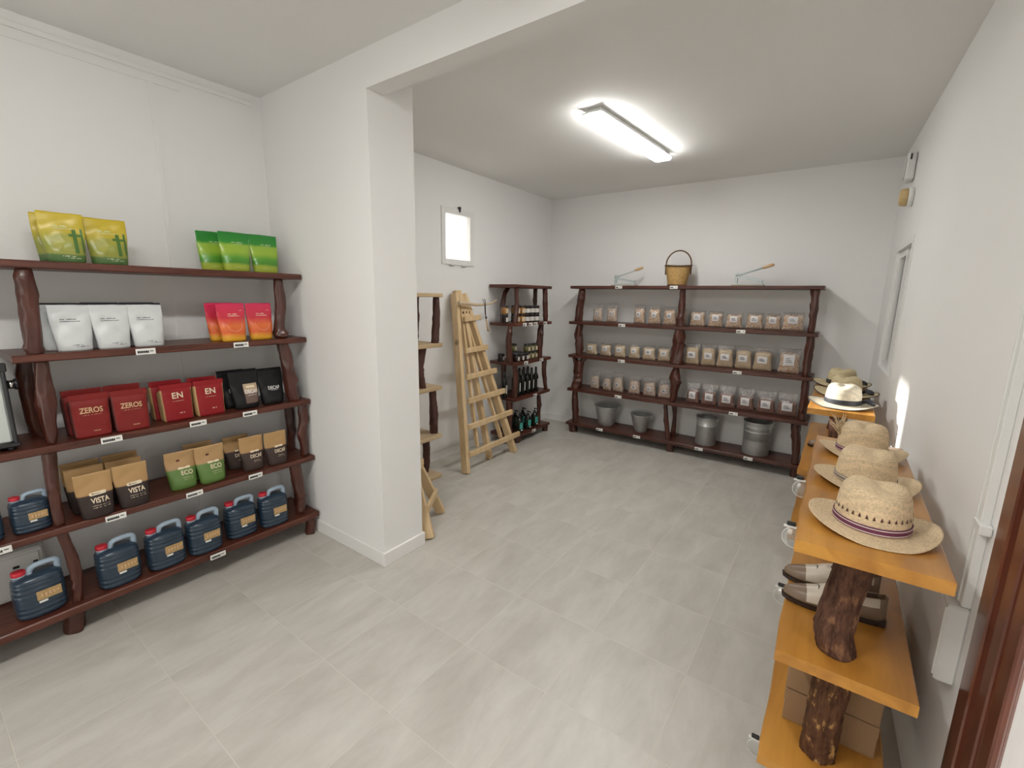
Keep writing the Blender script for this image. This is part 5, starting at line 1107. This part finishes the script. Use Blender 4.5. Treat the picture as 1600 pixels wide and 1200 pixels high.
def make_hat(name, label, loc, rz, m, ba, bb, ca, cb, ch, curl, bandm, seed, holes=False, binding=None, bow=False, group=None, bandh=0.022, tuft=False):
    t = thing('straw_hat', label, 'hat', loc, rz, group)
    n = 64; z0 = 0.012
    def brim(a, u, off=0.0):
        ex = ca + (ba - ca) * u; ey = cb + (bb - cb) * u
        z = z0 + curl * (u ** 2) * (math.cos(a) ** 2) - 0.012 * u * (math.sin(a) ** 2) + 0.0035 * math.sin(3 * a + seed) * u
        return (ex * math.cos(a), ey * math.sin(a), max(z, 0.004) + off)
    under = [[brim(2 * PI * i / n, k / 12, -0.003) for i in range(n)] for k in range(0, 13)]
    over = [[brim(2 * PI * i / n, k / 12, 0.0) for i in range(n)] for k in range(12, -1, -1)]
    crown = [[(lambda p: (p[0], p[1], p[2] + z0))(crown_pt(2 * PI * i / n, v / 24, ca, cb, ch, seed)) for i in range(n)] for v in range(1, 24)]
    mb = MB(); mb.rings(under + over, 0, True, cap0=False, cap1=False); mb.build('brim', m, t)
    mb = MB(); mb.rings([over[-1]] + crown, 0, True, cap0=False); cr_ = mb.build('crown', m, t)
    hb = bandh
    prof = [(0.004, 1.0), (0.0045, 1.012), (0.004 + hb * 0.14, 1.014), (0.004 + hb * 0.26, 1.014), (0.004 + hb * 0.74, 1.010), (0.004 + hb * 0.86, 1.008), (0.004 + hb, 1.006), (0.0045 + hb, 0.99)]
    rs = [[((ca * k + 0.0015) * math.cos(2 * PI * i / n), (cb * k + 0.0015) * math.sin(2 * PI * i / n), z0 + z) for i in range(n)] for z, k in prof]
    mb = MB(); o = 0; mb.rings(rs, 0, True, cap0=False, cap1=False)
    if len(bandm) == 2:
        for f in range(len(mb.f)): mb.m[f] = 0 if (f // n) in (3,) else (1 if (f // n) in (2, 4) else 0)
    mb.build('hat_band', bandm, t)
    if holes:
        mb = MB(); N = 34
        for i in range(N):
            a = 2 * PI * i / N; v = (0.050 / ch) / 0.95
            def q(da, dz): 
                aa = a + da; z = 0.050 + dz; k = 0.985 - 0.03 * (z / ch)
                return ((ca * k + 0.0022) * math.cos(aa), (cb * k + 0.0022) * math.sin(aa), z0 + z)
            mb.add([q(-0.038, -0.0050), q(0.038, -0.0050), q(0.0, 0.0085)], [(0, 1, 2)])
        mb.build('openwork_hole', M['postdark'], cr_)
    if binding:
        mb = MB(); pts = [brim(2 * PI * i / 48, 1.0, -0.0015) for i in range(49)]; mb.tube(pts, 0.0032, 6); mb.build('brim_binding', binding, t)
    if bow:
        mb = MB()
        for s_ in (-1, 1):
            pts = [(ca + 0.004, -0.005, z0 + 0.02), (ca + 0.022, s_ * 0.018 - 0.005, z0 + 0.030), (ca + 0.050, s_ * 0.026 - 0.01, z0 + 0.024), (ca + 0.066, s_ * 0.020 - 0.01, z0 + 0.012)]
            mb.tube(catmull(pts, 4), [0.004, 0.006, 0.008, 0.010, 0.011, 0.012, 0.012, 0.012, 0.011, 0.010, 0.008, 0.006, 0.003], 8)
        mb.tube([(ca + 0.002, -0.005, z0 + 0.016), (ca + 0.014, -0.005, z0 + 0.024)], [0.010, 0.009], 8); mb.build('ribbon_bow', M['rblack'], t)
    if tuft:
        mb = MB(); rnd = random.Random(5)
        for i in range(40):
            b = Vector((-ca * 0.92, 0.0 + rnd.uniform(-0.02, 0.02), z0 + 0.06)); d = Vector((rnd.uniform(-0.045, 0.02), rnd.uniform(-0.03, 0.03), rnd.uniform(0.04, 0.10)))
            mb.tube([b, b + d * 0.5 + Vector((rnd.uniform(-.01, .01), 0, 0.01)), b + d], [0.0016, 0.0013, 0.0006], 4)
        mb.build('straw_tuft', M['straw'], t)
    return t
zt = 1.0305
make_hat('straw_hat', 'natural straw hat with purple band and a row of triangular holes, nearest the viewer', (0.145, 1.628, zt), math.radians(4), M['straw'], 0.156, 0.150, 0.091, 0.098, 0.128, 0.020, [M['purple'], M['rwhite']], 1, holes=True)
make_hat('straw_hat', 'natural straw hat with grey striped band, middle of the near three', (0.142, 2.025, zt), math.radians(8), M['straw'], 0.156, 0.150, 0.090, 0.096, 0.122, 0.022, [M['rgrey'], M['rwhite']], 2, bandh=0.02)
make_hat('straw_hat', 'natural straw hat with purple band and frayed tuft, farthest of the near three', (0.142, 2.425, zt), math.radians(5), M['straw'], 0.156, 0.148, 0.090, 0.098, 0.132, 0.024, [M['purple'], M['rwhite']], 3, tuft=True)
make_hat('panama_hat', 'cream hat with dark band and brim edge in sunlight, front of the far three', (0.075, 3.56, zt), math.radians(-4), M['straw3'], 0.186, 0.185, 0.098, 0.108, 0.128, 0.016, [M['rblack']], 4, binding=M['binding'], bow=True, bandh=0.030)
make_hat('panama_hat', 'beige hat with black bow, middle of the far three', (0.090, 3.985, zt), math.radians(-8), M['straw2'], 0.190, 0.185, 0.096, 0.106, 0.122, 0.020, [M['rblack']], 5, binding=M['binding'], bow=True, bandh=0.030)
make_hat('panama_hat', 'beige hat with dark brim edge, farthest hat in the corner', (0.065, 4.42, zt), math.radians(-4), M['straw2'], 0.190, 0.180, 0.098, 0.106, 0.122, 0.020, [M['rblack']], 6, binding=M['binding'], bow=True, bandh=0.030)

# ------------------------------------------------------------ shoes
M['taupe'] = mat('taupe_leather', (0.21, 0.145, 0.095), 0.42, var=0.08); M['ivory'] = mat('ivory_leather', (0.60, 0.53, 0.43), 0.45, var=0.06); M['sole'] = mat('dark_brown_sole', (0.030, 0.014, 0.010), 0.5); M['inner'] = mat('brown_shoe_lining', (0.10, 0.06, 0.04), 0.7)
def make_shoe(k):
    t = thing('leather_shoe', '', 'shoe'); L = 0.285
    #      x      halfw  height  centre y
    S_ = [(0.0, 0.008, 0.014, 0.004), (0.012, 0.022, 0.026, 0.004), (0.035, 0.034, 0.034, 0.003), (0.065, 0.042, 0.041, 0.001), (0.095, 0.045, 0.050, 0.0), (0.12, 0.043, 0.062, 0.001), (0.145, 0.039, 0.072, 0.002), (0.17, 0.035, 0.072, 0.003), (0.20, 0.033, 0.070, 0.003), (0.235, 0.034, 0.073, 0.002), (0.262, 0.031, 0.078, 0.001), (0.278, 0.022, 0.078, 0.0), (0.285, 0.008, 0.074, 0.0)]
    S_ = [tuple(v) for v in [(x, w_, h, c) for x, w_, h, c in S_]]
    rs = []
    for x, w_, h, c in S_:
        op = sstep(0.135, 0.165, x) * (1 - sstep(0.262, 0.275, x)); dip = -0.10 * h * (1 - op) + 0.55 * h * op
        pr = [(-w_ * 0.92, 0), (-w_ * 1.03, h * 0.30), (-w_ * (0.95 - 0.12 * (1 - op)), h * 0.65), (-w_ * 0.66, h * 0.96), (-w_ * 0.48, h * (1.0 - 0.02)), (-w_ * 0.42, h - dip * 0.7), (0, h - dip), (w_ * 0.42, h - dip * 0.7), (w_ * 0.48, h * 0.98), (w_ * 0.66, h * 0.96), (w_ * (0.95 - 0.12 * (1 - op)), h * 0.65), (w_ * 1.03, h * 0.30), (w_ * 0.92, 0)]
        rs.append([(x - L / 2, c + py, 0.013 + pz + 0.004 * sstep(0.04, 0.0, x)) for py, pz in pr])
    mb = MB(); mb.rings(rs, 0, True); n = 13
    for f in range(n * (len(S_) - 1)):
        sec = f // n; seg = f % n; x = (S_[sec][0] + S_[sec + 1][0]) / 2
        if 0.06 < x < 0.17: mb.m[f] = 1 if seg not in (0, 11, 12) else 0
        if 0.17 < x < 0.25 and seg in (2, 3, 8, 9): mb.m[f] = 1
        if x > 0.155 and x < 0.265 and seg in (4, 5, 6, 7): mb.m[f] = 2
    mb.build('shoe_upper', [M['taupe'], M['ivory'], M['inner']], t)
    rs = []
    for z, g in ((0.0, 1.02), (0.004, 1.07), (0.015, 1.09)):
        left = [(x * 1.0 - L / 2 + (g - 1) * 0.06 * (x / L * 2 - 1), c - (w_ * g)) for x, w_, h, c in S_]; right = [(x - L / 2 + (g - 1) * 0.06 * (x / L * 2 - 1), c + (w_ * g)) for x, w_, h, c in reversed(S_)]
        rs.append([(x, y, z) for x, y in left + right])
    mb = MB(); mb.rings(rs, 0, False); mb.box((0.06, -0.031, -0.0), (0.142, 0.033, 0.02), 0, 0.003); mb.build('sole', M['sole'], t)
    mb = MB()
    for i in range(4):
        x = -0.045 + i * 0.014; z = 0.069 + i * 0.0035; mb.tube([(x, -0.016, z - 0.003), (x + 0.003, 0, z + 0.004), (x, 0.018, z - 0.003)], 0.0016, 6)
    mb.build('laces', M['ink'], t)
    return t
psh = placer(make_shoe)
psh('s', (0.095, 1.765, 0.6505), math.radians(7), 'taupe and ivory leather shoe, nearer one of the pair behind the log post', 'pair of shoes on the second board')
psh('s', (0.085, 1.905, 0.6505), math.radians(7), 'taupe and ivory leather shoe, farther one of the pair', 'pair of shoes on the second board')
psh('s', (0.06, 3.86, 0.6505), math.radians(12), 'dark-soled shoe on the second board of the far honey-coloured unit', 'shoes on the far unit')

# ------------------------------------------------------------ shoe boxes
M['card'] = mat('brown_cardboard', (0.31, 0.185, 0.095), 0.8, var=0.08, scale=8, bump=0.1, bscale=60)
def make_sbox(k):
    t = thing('shoe_box', '', 'box'); W, Dd, Hh = 0.262, 0.30, 0.122
    mb = MB(); mb.box((-W / 2 + 0.002, -Dd / 2 + 0.002, 0), (W / 2 - 0.002, Dd / 2 - 0.002, Hh - 0.02), 0, 0.0015); mb.build('box_body', M['card'], t)
    mb = MB(); mb.box((-W / 2, -Dd / 2, Hh - 0.042), (W / 2, Dd / 2, Hh), 0, 0.0015); mb.build('box_lid', M['card'], t); return t
psb = placer(make_sbox)
G = 'cardboard shoe boxes on the lowest board'
for j, y in enumerate((1.835, 2.17)):
    for k in (0, 1): psb('b', (0.132 + 0.004 * k, y, 0.2205 + 0.125 * k), math.radians((0.5, -1)[k]), 'brown cardboard shoe box, ' + ('lower', 'upper')[k] + ' of the ' + ('near', 'far') [j] + ' stack', G)

# ------------------------------------------------------------ clips with clear discs on the honey-coloured boards
def make_clip(k):
    t = thing('sign_clip', '', 'sign holder')
    mb = MB(); mb.box((-0.012, -0.006, -0.012), (0.012, 0.006, 0.000), 0, 0.002); mb.build('clip_jaw', M['black'], t)
    mb = MB(); mb.box((-0.020, -0.0035, -0.019), (0.030, 0.0035, -0.012), 0, 0.001); mb.build('holder_bar', M['white'], t)
    mb = MB(); xf = Matrix.Translation((0.012, 0, -0.050)) @ Matrix.Rotation(PI / 2, 4, 'X'); mb.lathe([(0.002, -0.0012), (0.033, -0.0012), (0.034, 0.0), (0.033, 0.0012), (0.002, 0.0012)], 32, xf=xf); d = mb.build('clear_disc', M['clearp'], t)
    mb = MB(); mb.tube([(0.012 + 0.0335 * math.cos(2 * PI * i / 32), 0, -0.050 + 0.0335 * math.sin(2 * PI * i / 32)) for i in range(33)], 0.0013, 6); mb.build('disc_rim', M['white'], t)
    return t
pc = placer(make_clip); G = 'clear sign holders clipped to the honey-coloured boards'
for loc, s_ in (((-0.046, 1.575, 1.006), 'on the top board below the nearest hat'), ((-0.052, 2.03, 1.006), 'on the top board beside the middle hat'), ((-0.058, 1.87, 0.624), 'on the second board beside the shoes'), ((-0.062, 1.58, 0.196), 'on the lowest board by the shoe boxes')):
    pc('c', loc, 0, 'clear round sign holder clipped ' + s_, G)

# ------------------------------------------------------------ fittings on the right wall
t = thing('electric_box', 'white surface-mounted electric box beside the brown door frame', 'electric box', (0.36, 1.70, 0.62))
mb = MB(); mb.box((-0.012, -0.045, -0.02), (0.034, 0.052, 0.225), 0, 0.005); mb.build('housing', M['white'], t)
mb = MB(); mb.box((-0.016, -0.037, -0.008), (-0.010, 0.044, 0.213), 0, 0.002); mb.build('cover', M['white'], t)
t = thing('cable_conduit', 'white vertical cable conduit running up the right wall from the electric box', 'conduit', (0.383, 1.675, 0.846))
mb = MB(); mb.box((-0.010, -0.014, 0), (0.011, 0.016, 2.06), 0, 0.002); mb.build('conduit_channel', M['white'], t)
mb = MB(); mb.box((-0.013, 0.016, 0), (0.009, 0.028, 2.06), 0, 0.002); mb.build('conduit_lid', M['white'], t)
for i, (y, z) in enumerate(((1.675, 1.09),)):
    t = thing('conduit_clamp', 'small white clamp holding the conduit beside the door frame', 'clamp', (wx(y) - 0.012, y, z)); mb = MB(); mb.box((-0.014, -0.042, -0.014), (0.012, 0.030, 0.014), 0, 0.003); mb.build('clamp_body', M['white'], t)
t = thing('emergency_light', 'small white oblong emergency light high at the far end of the right wall', 'light', (wx(4.6) - 0.03, 4.62, 2.665)); mb = MB(); mb.box((-0.025, -0.075, -0.10), (0.028, 0.075, 0.095), 0, 0.01); mb.build('housing', M['white'], t); mb = MB(); mb.box((-0.034, -0.06, -0.085), (-0.024, 0.06, 0.06), 0, 0.006); mb.build('lens_cover', M['jarw'], t)
mb = MB(); mb.box((-0.01, -0.082, 0.04), (0.0, -0.074, 0.08), 0, 0.001); mb.build('test_button', M['ink'], t)
t = thing('alarm_sounder', 'yellowed round alarm sounder below the emergency light', 'alarm', (wx(4.43) - 0.0, 4.43, 2.425)); mb = MB(); xf = Matrix.Rotation(-PI / 2, 4, 'Y'); mb.lathe([(0.062, 0.001), (0.066, 0.006), (0.064, 0.03), (0.002, 0.031)], 28, xf=xf); mb.build('base_plate', M['white'], t)
mb = MB(); mb.lathe([(0.058, 0.03), (0.062, 0.036), (0.060, 0.065), (0.050, 0.076), (0.03, 0.080), (0.002, 0.081)], 8, xf=xf); mb.build('sounder_cap', mat('yellowed_plastic', (0.58, 0.42, 0.20), 0.45, var=0.2, scale=30), t)
